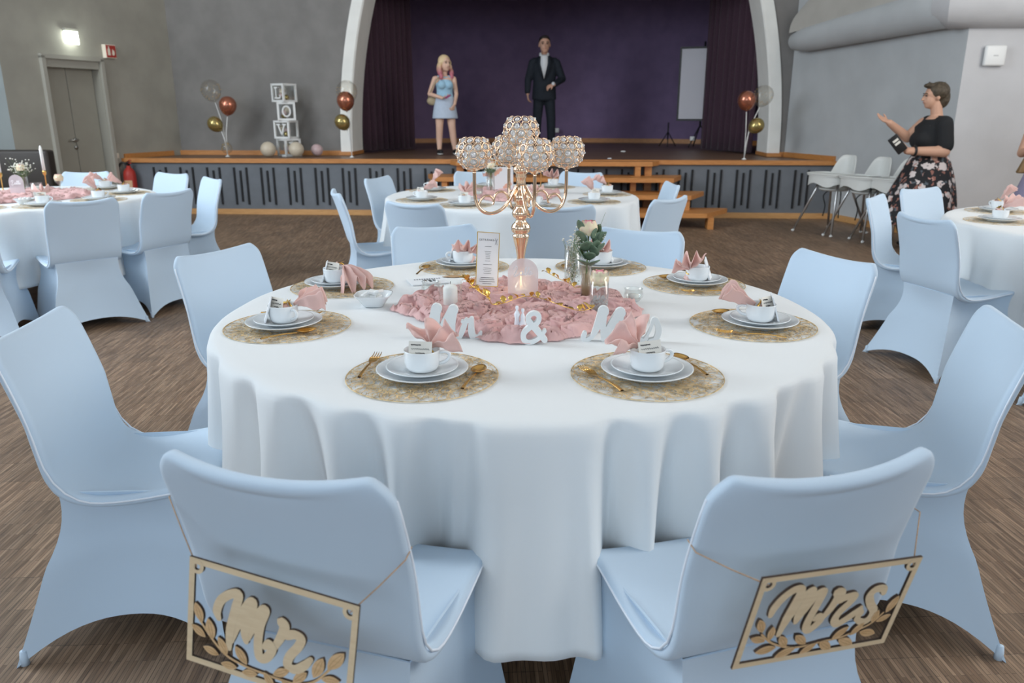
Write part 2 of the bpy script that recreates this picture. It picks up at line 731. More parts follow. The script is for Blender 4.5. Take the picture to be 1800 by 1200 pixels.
def quad_prism(mb, a, b, z0, z1, thick, nrm):
    """vertical slab from a to b (xy), thickness behind the face along -nrm"""
    a, b = Vector(a), Vector(b)
    n = Vector(nrm).normalized()
    vs = []
    for z in (z0, z1):
        for p in (a, b, b - n * thick, a - n * thick):
            vs.append((p.x, p.y, z))
    mb.add(vs, [(0, 1, 2, 3), (4, 7, 6, 5), (0, 4, 5, 1), (1, 5, 6, 2), (2, 6, 7, 3), (3, 7, 4, 0)])
    return mb


D0, D1, DTOP = 1.10, 1.93, 1.955      # door opening along the wall, and head height
wl = MB()
quad_prism(wl, on_left(-.35, 0), on_left(D0, 0), 0, HC, .3, LN)
quad_prism(wl, on_left(D1, 0), on_left(2.47, 0), 0, HC, .3, LN)
quad_prism(wl, on_left(D0, 0), on_left(D1, 0), DTOP, HC, .3, LN)
struct('wall_left', wl, M_wall_side)

# door frame (projecting) and the two leaves set back in the opening
df = thing('door_1', 'grey green double door in a projecting frame on the left wall', 'door', on_left(1.51, 0), math.atan2(LDIR.y, LDIR.x))
df['kind'] = 'structure'
sgn = 1 if (Matrix.Rotation(math.atan2(LDIR.y, LDIR.x), 3, 'Z') @ Vector((0, 1, 0))).dot(LN) > 0 else -1
fr = MB()
for sx, w in ((-.43, .05), (.43, .05)):
    fr.box(sx, sgn * .02, DTOP / 2 + .02, w, .06, DTOP + .04)
fr.box(0, sgn * .02, DTOP + .035, .91, .06, .05)
fr.build('door_frame', M_doorframe, df, smooth=False)
rv = MB()
for sx in (-.41, .41):
    rv.box(sx, sgn * -.07, DTOP / 2, .03, .16, DTOP)
rv.box(0, sgn * -.07, DTOP - .035, .84, .16, .10)
rv.build('door_reveal', M_doorframe, df, smooth=False)
leaf = MB().rbox(.205, sgn * -.13, .945, .375, .04, 1.88, .004).build('door_leaf', M_door, df, smooth=False)
leaf2 = MB().rbox(-.19, sgn * -.13, .945, .395, .04, 1.88, .004).build('door_leaf', M_door, df, smooth=False)
hb = MB()
hb.tube([(.03, sgn * -.11, 1.0), (.03, sgn * -.05, 1.0), (.05, sgn * -.04, 1.0), (.15, sgn * -.04, 1.0)], .011, 8)
hb.tube([(.03, sgn * -.11, 1.0), (.03, sgn * -.09, 1.0)], .028, 12)
hb.tube([(.03, sgn * -.11, .91), (.03, sgn * -.095, .91)], .028, 12)
hb.build('door_handle', M_steel, leaf)

# left pier facing the hall
PL = on_left(2.47, 0)
wp = MB()
quad_prism(wp, PL, PL + Vector((-3.2, -.35, 0)), 0, HC, .3, Vector((.10, -1, 0)))
struct('wall_left_pier', wp, mat('blue_grey_plaster', (.26, .29, .29), .85, noise_amt=.06, noise_scale=3))

# right oblique wall and the wall facing the camera
RA = S(4.163, 0)
RDIR = (S(4.444, -.81) - S(4.163, 0)).normalized()
RN = Vector((RDIR.y, -RDIR.x, 0))
if RN.x > 0:
    RN = -RN


def on_right(s, z, out=0.0):
    p = RA + RDIR * s + RN * out
    return Vector((p.x, p.y, z))


RC = on_right(1.84, 0)
wr = MB()
quad_prism(wr, on_right(-1.1, 0), RC, 0, HC, .3, RN)
struct('wall_right', wr, M_wall_light)
wq = MB()
quad_prism(wq, RC, RC + Vector((3.4, -.12, 0)), 0, HC, .3, Vector((-.035, -1, 0)))
struct('wall_right_return', wq, M_wall_pale)

# hall side walls and rear wall, out of the picture, with their windows


def window_wall(name, a, b, nrm, nwin, z0, z1, first_n, m=M_wall_pale):
    """wall from a to b with nwin window openings; the windows are things of the setting"""
    a, b = Vector(a), Vector(b)
    L = (b - a).length
    d = (b - a) / L
    mb = MB()
    w = L / nwin * .62
    edges = []
    for k in range(nwin):
        c = L * (k + .5) / nwin
        edges.append((c - w / 2, c + w / 2))
    x = 0
    for e0, e1 in edges:
        quad_prism(mb, a + d * x, a + d * e0, 0, HC, .3, nrm)
        quad_prism(mb, a + d * e0, a + d * e1, 0, z0, .3, nrm)
        quad_prism(mb, a + d * e0, a + d * e1, z1, HC, .3, nrm)
        x = e1
    quad_prism(mb, a + d * x, b, 0, HC, .3, nrm)
    struct(name, mb, m)
    n = Vector(nrm).normalized()
    for k, (e0, e1) in enumerate(edges):
        wf = MB()
        p0, p1 = a + d * e0 - n * .15, a + d * e1 - n * .15
        for f in (0, .5, 1):
            q = p0 + (p1 - p0) * f
            wf.tube([(q.x, q.y, z0), (q.x, q.y, z1)], .04, 4)
        for z in (z0, (z0 + z1) / 2, z1):
            wf.tube([(p0.x, p0.y, z), (p1.x, p1.y, z)], .04, 4)
        struct('window_%d' % (first_n + k), wf, M_white)


window_wall('wall_rear', (-7.4, -6, 0), (7.4, -6, 0), (0, 1, 0), 5, 1.2, 5.0, 1)
window_wall('wall_left_windows', (-7.4, 9.2, 0), (-7.4, -6, 0), (1, 0, 0), 5, 1.6, 5.0, 6)
window_wall('wall_right_windows', (7.4, -6, 0), (7.4, 8.4, 0), (-1, 0, 0), 5, 1.6, 5.0, 11)

# stage: front board with its vent slots, deck, amber edge
U0, U1 = -5.30, 4.17
st = struct('stage_front', SMB().box((U0 + U1) / 2, .05, (HS - .05) / 2, U1 - U0, .1, HS - .05), M_stagefront)
slot_mesh = {}
us = -4.80
k = 0
while us < 4.05:
    for du, za, zb in ((-.085, .625, .13), (0, .585, .17), (.085, .625, .13)):
        key = (za, zb)
        if key not in slot_mesh:
            slot_mesh[key] = MB().box(0, 0, 0, .024, .02, za - zb).mesh('vent_slot', False)
            slot_mesh[key].materials.append(M_slot)
        o = link('vent_slot', slot_mesh[key], st)
        o.matrix_local = SM @ Matrix.Translation((us + du, -.006, (za + zb) / 2))
    us += .3725
    k += 1
struct('stage_floor', SMB().box(-.4, 3.2, HS - .03, 9.4, 6.45, .05), M_stagefloor)
struct('trim_1', SMB().box((U0 + U1) / 2, .03, HS - .02, U1 - U0 + .02, .14, .055), M_wood)
struct('baseboard_stage', SMB().box((U0 + U1) / 2, -.012, .035, U1 - U0 - .04, .024, .07), M_base_wood)

# proscenium wall with the arch
AC, AW, AB, VW, AD = .58, 3.15, 5.1, 1.05, .60


def arch_pt(t, w=AW, b=AB):
    """t in 0..1 from left foot to right foot"""
    a = PI * (1 - t)
    return AC + w * math.cos(a), HS + b * math.sin(a)


NA = 64
wb = SMB()
WU0, WU1 = -5.35, 4.35
vs, fs = [], []
for i in range(NA + 1):
    u, z = arch_pt(i / NA)
    tz = HC + .1
    if i == 0:
        u_t = WU0
    # outer boundary point: project along straight radial to the wall rectangle
    ang = PI * (1 - i / NA)
    vs.append((u, VW, z))
    vs.append((u, VW, tz if 0 < i < NA else z))
for i in range(NA):
    a = 2 * i
    if i == 0:
        vs[1] = (vs[0][0], VW, HC + .1)
    if i == NA - 1:
        vs[2 * NA + 1] = (vs[2 * NA][0], VW, HC + .1)
    fs.append((a, a + 1, a + 3, a + 2))
wb.add([(x, y, z) for x, y, z in vs], fs)
wb.box((WU0 + AC - AW) / 2, VW + .15, (HC + HS) / 2, AC - AW - WU0, .3, HC - HS)
wb.box((WU1 + AC + AW) / 2, VW + .15, (HC + HS) / 2, WU1 - AC - AW, .3, HC - HS)
struct('wall_stage', wb, M_wall_grey)
# white arch: front band and deep reveal
ab = SMB()
vs, fs = [], []
for i in range(NA + 1):
    for w, b, v in ((AW, AB, VW - .02), (AW - .15, AB - .15, VW - .02), (AW - .17, AB - .17, VW - .02 + .02),
                    (AW - .17, AB - .17, VW + AD), (AW, AB, VW + AD), ):
        u, z = arch_pt(i / NA, w, b)
        vs.append((u, v, z))
for i in range(NA):
    for k in range(5):
        k2 = (k + 1) % 5
        fs.append((i * 5 + k, i * 5 + k2, (i + 1) * 5 + k2, (i + 1) * 5 + k))
ab.add(vs, fs)
struct('trim_2', ab, M_arch, smooth=True, sharp=30)
# amber skirting along the stage wall, round the arch feet and along the side walls on the deck
tb = SMB()
tb.box((-5.03 + AC - AW) / 2, VW - .015, HS + .03, (AC - AW) + 5.03, .03, .065)
tb.box(AC - AW + .085, VW - .02 + AD / 2 - .02, HS + .025, .20, AD + .06, .05)
tb.box(AC + AW - .085, VW - .02 + AD / 2 - .02, HS + .025, .20, AD + .06, .05)
tb.box((AC + AW + 4.0) / 2, VW - .015, HS + .03, 4.0 - AC - AW, .03, .065)
tb.m = Matrix.Identity(4)
for f0, f1, fn, nr in ((0.0, .90, on_left, LN), (-1.08, .02, on_right, RN)):
    a, b = fn(f0, 0, .03), fn(f1, 0, .03)
    quad_prism(tb, a, b, HS - .002, HS + .065, .03, nr)
struct('baseboard_deck', tb, M_wood)
bb = MB()
quad_prism(bb, on_right(0, 0, .02), on_right(1.84, 0, .02), 0, .075, .02, RN)
quad_prism(bb, RC + Vector((0, -.02, 0)), RC + Vector((2.6, -.11, 0)), 0, .075, .02, Vector((-.035, -1, 0)))
struct('baseboard_right', bb, M_base_wood)
bb = MB()
quad_prism(bb, on_left(.93, 0, .02), on_left(1.03, 0, .02), 0, .075, .02, LN)
quad_prism(bb, on_left(1.98, 0, .02), on_left(2.47, 0, .02), 0, .075, .02, LN)
struct('baseboard_left', bb, M_base_wood)

# purple apse behind the stage, black upper masking, side wings
ap = SMB()


def apse(s, t):
    a = PI * (1.0 - s)
    u = .45 + 4.1 * math.cos(a)
    v = 3.6 + 2.3 * math.sin(a) ** .8
    return (u, v, HS - .02 + t * (HC - HS))


ap.grid(apse, 48, 2)
struct('wall_apse', ap, M_purple, smooth=True)
apb = SMB()
vs, fs = [], []
for i in range(49):
    u, v, z = apse(i / 48, 0)
    du, dv = .45 - u, 3.4 - v
    l = math.hypot(du, dv)
    iu, iv = u + du / l * .03, v + dv / l * .03
    vs += [(u, v, HS), (iu, iv, HS), (iu, iv, HS + .085), (u, v, HS + .085)]
for i in range(48):
    for k in range(3):
        fs.append((4 * i + k, 4 * i + 4 + k, 4 * i + 5 + k, 4 * i + 1 + k))
apb.add(vs, fs)
struct('baseboard_apse', apb, M_wood)
wg = SMB()
wg.box(-3.6, 3.6, 3.5, .1, 4.2, 5.6)
wg.box(4.4, 3.6, 3.5, .1, 4.2, 5.6)
wg.box(.45, 3.4, 4.35, 8.0, 3.6, .06)
struct('wall_wings', wg, mat('black_masking', (.012, .011, .014), .95))

struct('added_shade_pelmet', SMB().box(.58, 1.80, 4.55, 6.1, .08, 3.05), MATS['black_masking'])  # black board out of view, added to keep light off the upper apse


def curtain(name, label, ua, va, ub, vb, folds, amp, z0, z1, seed):
    t = thing(name, label, 'curtain', S((ua + ub) / 2, (va + vb) / 2, z0))
    rnd = random.Random(seed)
    ph = [rnd.uniform(-.35, .35) for _ in range(folds + 2)]
    mb = MB()
    a, b = S(ua, va), S(ub, vb)
    d = (b - a)
    L = d.length
    d = d / L
    nn = Vector((-d.y, d.x, 0))
    base = S((ua + ub) / 2, (va + vb) / 2, z0)

    def fn(s, h):
        x = s * folds
        i = int(x)
        q = amp * math.sin(2 * PI * (x + ph[min(i, folds)] * (x - i) * (1 - (x - i)) * 2)) * (1 - .25 * h)
        p = a + d * (s * L) + nn * q
        return Vector((p.x, p.y, z0 + h * (z1 - z0))) - base
    mb.grid(fn, folds * 10, 10)
    me = bake(mb.mesh('c'), [('SOLIDIFY', dict(thickness=.012))])
    me.materials.append(M_curtain)
    link('drape', me, t)
    return t


curtain('stage_curtain', 'dark aubergine curtain gathered inside the left side of the arch', -2.40, 1.75, -1.86, 3.0, 9, .055, HS + .02, 4.28, 3)
curtain('stage_curtain', 'dark aubergine curtain gathered inside the right side of the arch', 3.50, 1.70, 2.98, 3.1, 9, .055, HS + .02, 4.28, 5)
# projection screen behind the right curtain
sc = thing('projection_screen', 'grey projection screen half hidden by the right stage curtain', 'screen', S(3.05, 3.75, HS))
MB().box(0, -.014, 1.06, .75, .012, 1.15).build('screen_sheet', mat('screen_grey', (.75, .73, .78), .8), sc, False)
MB().box(0, -.002, 1.06, .82, .008, 1.22).build('screen_border', M_black, sc, False)
mb = MB().tube([(0, .05, 0.35), (0, .05, 1.75)], .016, 8)
mb.build('stand_pole', M_black, sc)
for a in (0, 120, 240):
    MB().tube([(0, .05, .38), (.28 * math.cos(R(a)), .05 + .28 * math.sin(R(a)), .012)], .012, 6).build('leg', M_black, sc)
sc.rotation_euler = (0, 0, R(-22))
# tripod, socket plate, cable bits on the deck
tp = thing('light_tripod', 'black tripod stand at the foot of the purple wall, right of the suited man', 'tripod', S(2.55, 4.05, HS))
MB().tube([(0, 0, .12), (0, 0, .42)], .012, 6).build('pole', M_black, tp)
for a in (20, 140, 260):
    MB().tube([(0, 0, .26), (.17 * math.cos(R(a)), .17 * math.sin(R(a)), .008)], .009, 6).build('leg', M_black, tp)
sk = thing('socket_plate', 'white double socket plate low on the purple wall', 'socket', S(.52, 5.74, HS + .24))
MB().rbox(0, 0, 0, .15, .02, .085, .006).build('plate', M_white, sk)
for x in (-.035, .035):
    MB().lathe([(0, 0), (.022, 0), (.022, .006), (.018, .004), (0, .004)], 14).build('outlet', M_white, sk).matrix_local = \
        Matrix.Translation((x, -.0105, 0)) @ Matrix.Rotation(R(90), 4, 'X')
sk2 = thing('socket_plate', 'small white socket beside the right stage curtain', 'socket', S(2.86, 3.28, HS + .17))
MB().rbox(0, 0, 0, .07, .05, .07, .006).build('plate', M_white, sk2)
MB().rbox(0, -.03, 0, .03, .02, .03, .004).build('plug', M_white, sk2)
tag(MB().rbox(0, 0, .008, .07, .05, .016, .004).build('tape_roll', M_white, loc=S(1.62, 2.2, HS)), 'small white object lying on the deck right of centre', 'tape')
tag(MB().rbox(0, 0, .006, .05, .035, .012, .004).build('paper_scrap', M_paper_white, loc=S(1.30, .35, HS)), 'small white scrap on the stage edge above the steps', 'scrap')

# open wooden steps in the middle of the stage front
sp = thing('stage_steps', 'open amber wooden steps leading up to the stage', 'steps', S(.55, -.02, 0))
CU = .55


def tread(z, w, v0, v1, cut):
    mb = SMB()
    poly = [(CU - w, v1), (CU + w, v1), (CU + w, v1 - .05), (CU + w - cut, v0), (CU - w + cut, v0), (CU - w, v1 - .05)]
    mb.m = sp.matrix_basis.inverted() @ SM
    mb.prism(poly, z - .055, z)
    return mb.build('tread', M_wood, sp, False)


bpy.context.view_layer.update()
TR = ((HS, 1.36, -.28, -.03, .10), (.556, 1.66, -.56, -.03, .16), (.375, 1.92, -.84, -.28, .24), (.195, 2.17, -1.12, -.56, .34))
for z, w, v0, v1, cut in TR:
    tread(z, w, v0, v1, cut)
pm = sp.matrix_basis.inverted() @ SM
for (z, w, v0, v1, cut), zlow in zip(TR, (.556, .375, .195, 0)):
    for uu in (-1.0, 1.0):
        for off in (0, ):
            mb = MB()
            mb.m = pm
            mb.box(CU + uu * (w - .28), (v0 + min(v1, v0 + .3)) / 2 - .02, (z - .055 + max(zlow - .0, 0)) / 2, .07, .18, z - .055 - zlow)
            mb.build('riser_post', M_wood, sp, False)
for uu in (-1.0, 1.0):
    mb = MB()
    mb.m = pm
    mb.box(CU + uu * 1.22, -.12, (HS - .055) / 2, .09, .12, HS - .055)
    mb.build('support_post', M_wood, sp, False)
    mb = MB()
    mb.m = pm
    mb.box(CU + uu * 1.02, -.30, .28, .07, .1, .56)
    mb.build('support_post', M_wood, sp, False)

# rounded canopy (bull-nose and vault) over the right wall, and its return
cn = MB()
path = []
zc, rc = 2.24, .155
for s in (-1.02, -.95, -.7, -.3, .2, .8, 1.4, 1.80):
    path.append(on_right(s, zc + .02 + .055 * (s + .7), .10))
rad = [.03, .11] + [rc + .012 * i for i in range(6)]
cn.tube(path, rad, 24)
struct('cornice_right', cn, M_wall_light, smooth=True)
cv = MB()


def vault(s, t):
    ss = -.98 + s * 2.80
    rise = .15 + 1.5 * math.sin(min(1, (s * .9 + .05)) * PI / 2) ** .8
    a = t * PI / 2
    p = on_right(ss, zc + .03 + .055 * (ss + .7) + .10 + rise * math.sin(a), .19 - 1.3 * (1 - math.cos(a)) * (.25 + .75 * s))
    return p


cv.grid(vault, 24, 12)
struct('vault_right', cv, mat('canopy_plaster', (.48, .46, .42), .85, noise_amt=.08, noise_scale=3), smooth=True)
c2 = MB()
e = on_right(1.72, 2.40, .10)
c2.tube([e + Vector((-.10, .10, 0)), e + Vector((-.04, .0, 0)), e + Vector((.15, -.06, 0)), e + Vector((1.0, -.09, 0)), e + Vector((3.2, -.12, 0))],
        [.16, .235, .24, .24, .24], 24)
c2.box(e.x + 1.7, e.y + .18, 3.6, 3.4, .3, 2.4)
struct('cornice_return', c2, M_wall_pale, smooth=True, sharp=40)
ac = thing('wall_access_point', 'white rounded square box high on the right wall', 'wall box', Vector((4.93, RC.y - .045, 1.90)))
MB().rbox(0, 0, 0, .215, .045, .20, .02).build('housing', M_white, ac)
MB().box(0, -.0235, .0, .05, .002, .012).build('logo_strip', mat('pale_grey_print', (.55, .56, .56), .6), ac, False)

# exit light and fire point sign above the door
ex = thing('exit_sign_light', 'glowing white emergency exit light above the grey double door', 'exit light', on_left(1.49, 2.15, .0), math.atan2(LDIR.y, LDIR.x))
MB().rbox(0, sgn * .04, .165, .20, .05, .03, .004).build('housing', M_doorframe, ex)
MB().rbox(0, sgn * .04, .075, .20, .012, .15, .003).build('lit_panel', mat('exit_glow', (.9, .95, .92), .5, emit=(.92, 1, .95), emit_s=5.0), ex)
pl = bpy.data.lights.new('exit_glow_lamp', 'POINT')
pl.energy = 2.2
pl.color = (.9, 1, .92)
pl.shadow_soft_size = .08
po = bpy.data.objects.new('exit_glow_lamp', pl)
COL.objects.link(po)
po.location = on_left(1.49, 2.20, .12)
M_red = mat('signal_red', (.42, .035, .025), .45)
M_signwhite = mat('sign_white', (.82, .74, .62), .5)
fs_ = thing('fire_point_sign', 'red square fire extinguisher sign right of the exit light', 'sign', on_left(.93, 2.10, .0), math.atan2(LDIR.y, LDIR.x))
flip = 1 if sgn > 0 else -1
MB().box(0, sgn * .03, 0, .165, .06, .165).build('bracket', M_signwhite, fs_, False)
MB().box(0, sgn * .063, 0, .148, .006, .148).build('red_face', M_red, fs_, False)
g = MB()
g.m = Matrix.Translation((0, sgn * .0665, 0)) @ Matrix.Rotation(R(90), 4, 'X')
xs = -1 if sgn < 0 else -1
g.prism([(.018, -.05), (.058, -.05), (.058, .02), (.048, .035), (.028, .035), (.018, .02)], -.002, .002)
g.prism([(.030, .035), (.046, .035), (.046, .052), (.060, .058), (.022, .058), (.030, .050)], -.002, .002)
g.prism([(-.048, -.04), (-.026, -.052), (-.010, -.035), (-.014, -.005), (-.022, .03), (-.030, .005), (-.042, .02), (-.05, -.01)], -.002, .002)
g.build('pictogram', M_signwhite, fs_, False)

# fire extinguisher at the stage corner
fe = thing('fire_extinguisher', 'red fire extinguisher with black hose hung at the left stage corner', 'extinguisher', on_left(.98, .20, .14))
MB().lathe([(0, 0), (.07, 0), (.078, .012), (.08, .03), (.08, .32), (.07, .375), (.045, .41), (.028, .425), (.028, .45), (0, .45)], 24).build('cylinder', M_red, fe)
MB().lathe([(0, .45), (.02, .45), (.02, .48), (.032, .485), (.03, .50), (0, .50)], 14).build('valve', M_black, fe)
hd = MB().tube([(-.01, 0, .50), (.05, -.05, .525), (.08, -.08, .52)], .008, 6)
hd.tube([(-.01, 0, .48), (.05, -.05, .49), (.07, -.07, .48)], .007, 6)
hd.build('lever', M_red, fe)
MB().tube(catmull([(-.02, 0, .47), (-.08, 0, .49), (-.125, 0, .44), (-.135, -.01, .3), (-.12, -.02, .15), (-.09, -.02, .06)]), .013, 8).build('hose', M_black, fe)
lb = MB()
lb.grid(lambda s, t: (.0812 * math.cos(R(-130 + 80 * s)), .0812 * math.sin(R(-130 + 80 * s)), .08 + .18 * t), 10, 2)
lb.build('paper_label', mat('extinguisher_label', (.66, .42, .25), .6), fe)
# light switch by the door
sw = thing('light_switch', 'small cream light switch at the right edge of the grey door frame', 'switch', on_left(1.02, .78, .0), math.atan2(LDIR.y, LDIR.x))
MB().rbox(0, sgn * .01, 0, .05, .02, .07, .005).build('plate', M_signwhite, sw)
MB().rbox(0, sgn * .022, 0, .03, .008, .04, .003).build('rocker', M_signwhite, sw)
# dark upholstered bench behind the left table
bn = thing('dark_bench', 'dark brown high-backed bench behind the left table', 'bench', (-5.35, 8.35, 0))
M_dark = mat('dark_brown_leather', (.03, .024, .02), .5)
MB().rbox(0, 0, .72, 1.05, .14, .50, .03).build('backrest', M_dark, bn)
MB().rbox(0, -.25, .42, 1.05, .55, .12, .03).build('seat', M_dark, bn)
for x in (-.46, .46):
    for y in (-.46, 0.02):
        MB().box(x, y, .18, .06, .06, .36).build('leg', M_dark, bn, False)

# ------------------------------------------------------------------ covered chairs
# local frame: origin on the floor under the top of the backrest, y towards the table
PROF = [(0.000, .840), (.015, .80), (.034, .742), (.054, .675), (.074, .605), (.091, .545), (.110, .487), (.140, .449),
        (.180, .432), (.225, .428), (.285, .431), (.345, .439), (.410, .450), (.452, .453), (.476, .447), (.488, .431)]


def chair_shell():
    pr = [Vector((0, y, z)) for y, z in PROF]
    pr = catmull(pr, 3)
    s = [0]
    for a, b in zip(pr[:-1], pr[1:]):
        s.append(s[-1] + (b - a).length)
    T = s[-1]
    nu = 22
    mb = MB()
    rows = len(pr)

    def hw(q):
        w = .212 + .004 * math.sin(PI * q / T)
        for d, rc in ((q, .055), (T - q, .05)):
            if d < rc:
                w -= rc - math.sqrt(max(rc * rc - (rc - d) ** 2, 0))
        return w
    vs, fs = [], []
    for j in range(rows):
        w = hw(max(s[j], .004) if j < rows - 1 else T - .004)
        q = s[j] / T
        for i in range(nu + 1):
            e = -1 + 2 * i / nu
            x = e * w
            back = max(0, 1 - s[j] / .40)                     # 1 at top of the back, 0 on the seat
            y = pr[j].y + .030 * (e * e) * min(1, back * 2.2) * (1 if back > 0 else 0)
            z = pr[j].z - (.012 * (1 - e * e) if j < 2 else 0) - .010 * (1 - e * e) * smoothstep(.36, .56, s[j])
            if back > 0 and back < .3:
                z += .004 * e * e
            vs.append((x, y, z))
    for j in range(rows - 1):
        for i in range(nu):
            a = j * (nu + 1) + i
            fs.append((a, a + 1, a + nu + 2, a + nu + 1))
    mb.add(vs, fs)
    me = bake(mb.mesh('shell'), [('SOLIDIFY', dict(thickness=.026, offset=-1)), ('SUBSURF', dict(levels=1, render_levels=1))])
    return me


def split_mesh(me, pred):
    """two meshes out of one, keeping the smooth normals of the whole"""
    nor = [v.normal.copy() for v in me.vertices]
    outs = []
    for side in (True, False):
        idx, vs, fs, ns = {}, [], [], []
        for p in me.polygons:
            if pred(p.center) == side:
                f = []
                for vi in p.vertices:
                    if vi not in idx:
                        idx[vi] = len(vs)
                        vs.append(me.vertices[vi].co[:])
                        ns.append(nor[vi])
                    f.append(idx[vi])
                fs.append(f)
        m = bpy.data.meshes.new('piece')
        m.from_pydata(vs, [], fs)
        m.polygons.foreach_set('use_smooth', [True] * len(fs))
        m.update()
        m.normals_split_custom_set_from_vertices(ns)
        outs.append(m)
    return outs


def chair_skirt():
    topz = [.438, .438, .434, .434]
    top = [(-.188, .108), (.188, .108), (.202, .466), (-.202, .466)]       # rear left, rear right, front right, front left
    bot = [(-.295, -.015), (.295, -.015), (.262, .500), (-.262, .500)]
    hem = [.065, .080, .07, .080]                                         # rear, right, front, left arch height
    pull = [.060, .075, .06, .075]
    nseg, nv = 18, 16
    mb = MB()
    rings = []
    for j in range(nv + 1):
        t = j / nv
        ring = []
        for k in range(4):
            k2 = (k + 1) % 4
            for i in range(nseg):
                e = i / nseg
                m = math.sin(PI * e)
                m4 = 1 - abs(2 * e - 1) ** 2.6
                T = Vector((top[k][0] * (1 - e) + top[k2][0] * e, top[k][1] * (1 - e) + top[k2][1] * e, topz[k] * (1 - e) + topz[k2] * e))
                B = Vector((bot[k][0] * (1 - e) + bot[k2][0] * e, bot[k][1] * (1 - e) + bot[k2][1] * e, hem[k] * m4 ** 1.1))
                c = Vector((0, .25, 0))
                nrm = (Vector((bot[k][0] + bot[k2][0], bot[k][1] + bot[k2][1], 0)) * .5 - c)
                nrm.z = 0
                nrm.normalize()
                B -= nrm * pull[k] * m
                g = t ** 1.25 if k != 0 else t ** 1.45
                p = T + (B - T) * Vector((g, g, t)).x
                p = Vector((T.x + (B.x - T.x) * g, T.y + (B.y - T.y) * g, T.z + (B.z - T.z) * t))
                p -= nrm * (.030 * math.sin(PI * t) * m)
                # slight waist under the seat
                p -= Vector((p.x, p.y - .26, 0)) * (.07 * math.sin(PI * min(1, t * 2.2)) if t < .45 else 0)
                ring.append(p)
        rings.append(ring)
    n = len(rings[0])
    vs = [p for r in rings for p in r]
    fs = []
    for j in range(nv):
        for i in range(n):
            i2 = (i + 1) % n
            fs.append((j * n + i, (j + 1) * n + i, (j + 1) * n + i2, j * n + i2))
    mb.add(vs, fs)
    me = bake(mb.mesh('skirt'), [('SOLIDIFY', dict(thickness=.004, offset=-1))])
    return me, rings[-1]


shell = chair_shell()
back_me, seat_me = split_mesh(shell, lambda c: c.y - (c.z - .5) * .9 < .125 if c.z > .40 else False)
skirt_me, hem_ring = chair_skirt()
for m_ in (back_me, seat_me, skirt_me):
    m_.materials.clear()
    m_.materials.append(M_cover)
skirt_me.polygons.foreach_set('use_smooth', [True] * len(skirt_me.polygons))
skirt_me.set_sharp_from_angle(angle=R(32))


def shell_edge(sg):
    """light seam that follows the edge of back and seat"""
    pr = catmull([Vector((0, y, z)) for y, z in PROF], 3)
    row = []
    co = [v.co for v in shell.vertices if v.co.x * sg > .12]
    for j in range(3, len(pr) - 3, 2):
        tn = (pr[j + 1] - pr[j - 1]).normalized()
        best = None
        for c in co:
            d = Vector((0, c.y, c.z)) - pr[j]
            al = abs(d.dot(tn))
            if al < .014 and d.length < .06:
                if best is None or c.x * sg > best.x * sg:
                    best = c
        if best is not None:
            row.append(best.copy())
    # even the picked points out
    for _ in range(2):
        row = [row[0]] + [(row[i - 1] + row[i] * 2 + row[i + 1]) / 4 for i in range(1, len(row) - 1)] + [row[-1]]
    return row


pip_mes = []
for sg__ in (-1, 1):
    pm_ = MB().tube(shell_edge(sg__), .0026, 6).mesh('piping')
    pm_.materials.append(M_seam)
    pip_mes.append(pm_)
# hidden frame feet inside the cover corners
foot = MB().lathe([(0, 0), (.011, 0), (.011, .02), (.008, .04), (0, .04)], 10).mesh('foot_pocket')
foot.materials.append(M_cover)


def make_chair():
    t = thing('covered_chair', '-', 'chair')
    link('backrest', back_me, t)
    link('seat', seat_me, t)
    link('skirt', skirt_me, t)
    for pm_ in pip_mes:
        link('piping', pm_, t)
    for x, y in ((-.280, .000), (.280, .000), (.248, .486), (-.248, .486)):
        link('foot_pocket', foot, t, (x, y, 0))
    return t


chair0 = make_chair()
chair_used = [False]


def chair_at(cx, cy, ang, r, label, group, turn=0.0, dx=0, dy=0):
    if chair_used[0]:
        c = copy_tree(chair0)
    else:
        c = chair0
        chair_used[0] = True
    x, y = cx + r * math.cos(R(ang)) + dx, cy + r * math.sin(R(ang)) + dy
    c.location = (x, y, 0)
    c.rotation_euler = (0, 0, R(ang + 90 + turn))
    tag(c, label, 'chair', group)
    return c


T1 = (.03, 2.43)      # main table
T2 = (.0, 5.95)       # table before the stage steps
T3 = (-3.66, 5.80)    # left table
T4 = (3.52, 4.42)     # right table
G1, G2, G3, G4 = ('chairs at the main table', 'chairs at the table before the steps', 'chairs at the left table', 'chairs at the right table')
C_MR = chair_at(*T1, -106.5, 1.39, 'pale blue covered chair with the wooden Mr sign on its back', G1, dx=-.025)
C_MRS = chair_at(*T1, -70.0, 1.41, 'pale blue covered chair with the wooden Mrs sign on its back', G1, turn=-3)
chair_at(*T1, -160, 1.37, 'pale blue covered chair left of the Mr chair, at the main table', G1, dx=-.022, turn=-15)
chair_at(*T1, -19.5, 1.36, 'pale blue covered chair right of the Mrs chair, cut by the right photo edge', G1, turn=6, dx=.02)
chair_at(*T1, 152, 1.39, 'pale blue covered chair at the main table, beside the left cup with drooping napkin', G1)
chair_at(*T1, 107, 1.40, 'pale blue covered chair at the main table, directly behind the standing drinks menu', G1)
chair_at(*T1, 64.5, 1.34, 'pale blue covered chair at the main table, directly behind the rose and eucalyptus vase', G1)
chair_at(*T1, 23, 1.33, 'pale blue covered chair on the right of the main table, towards the right table', G1)

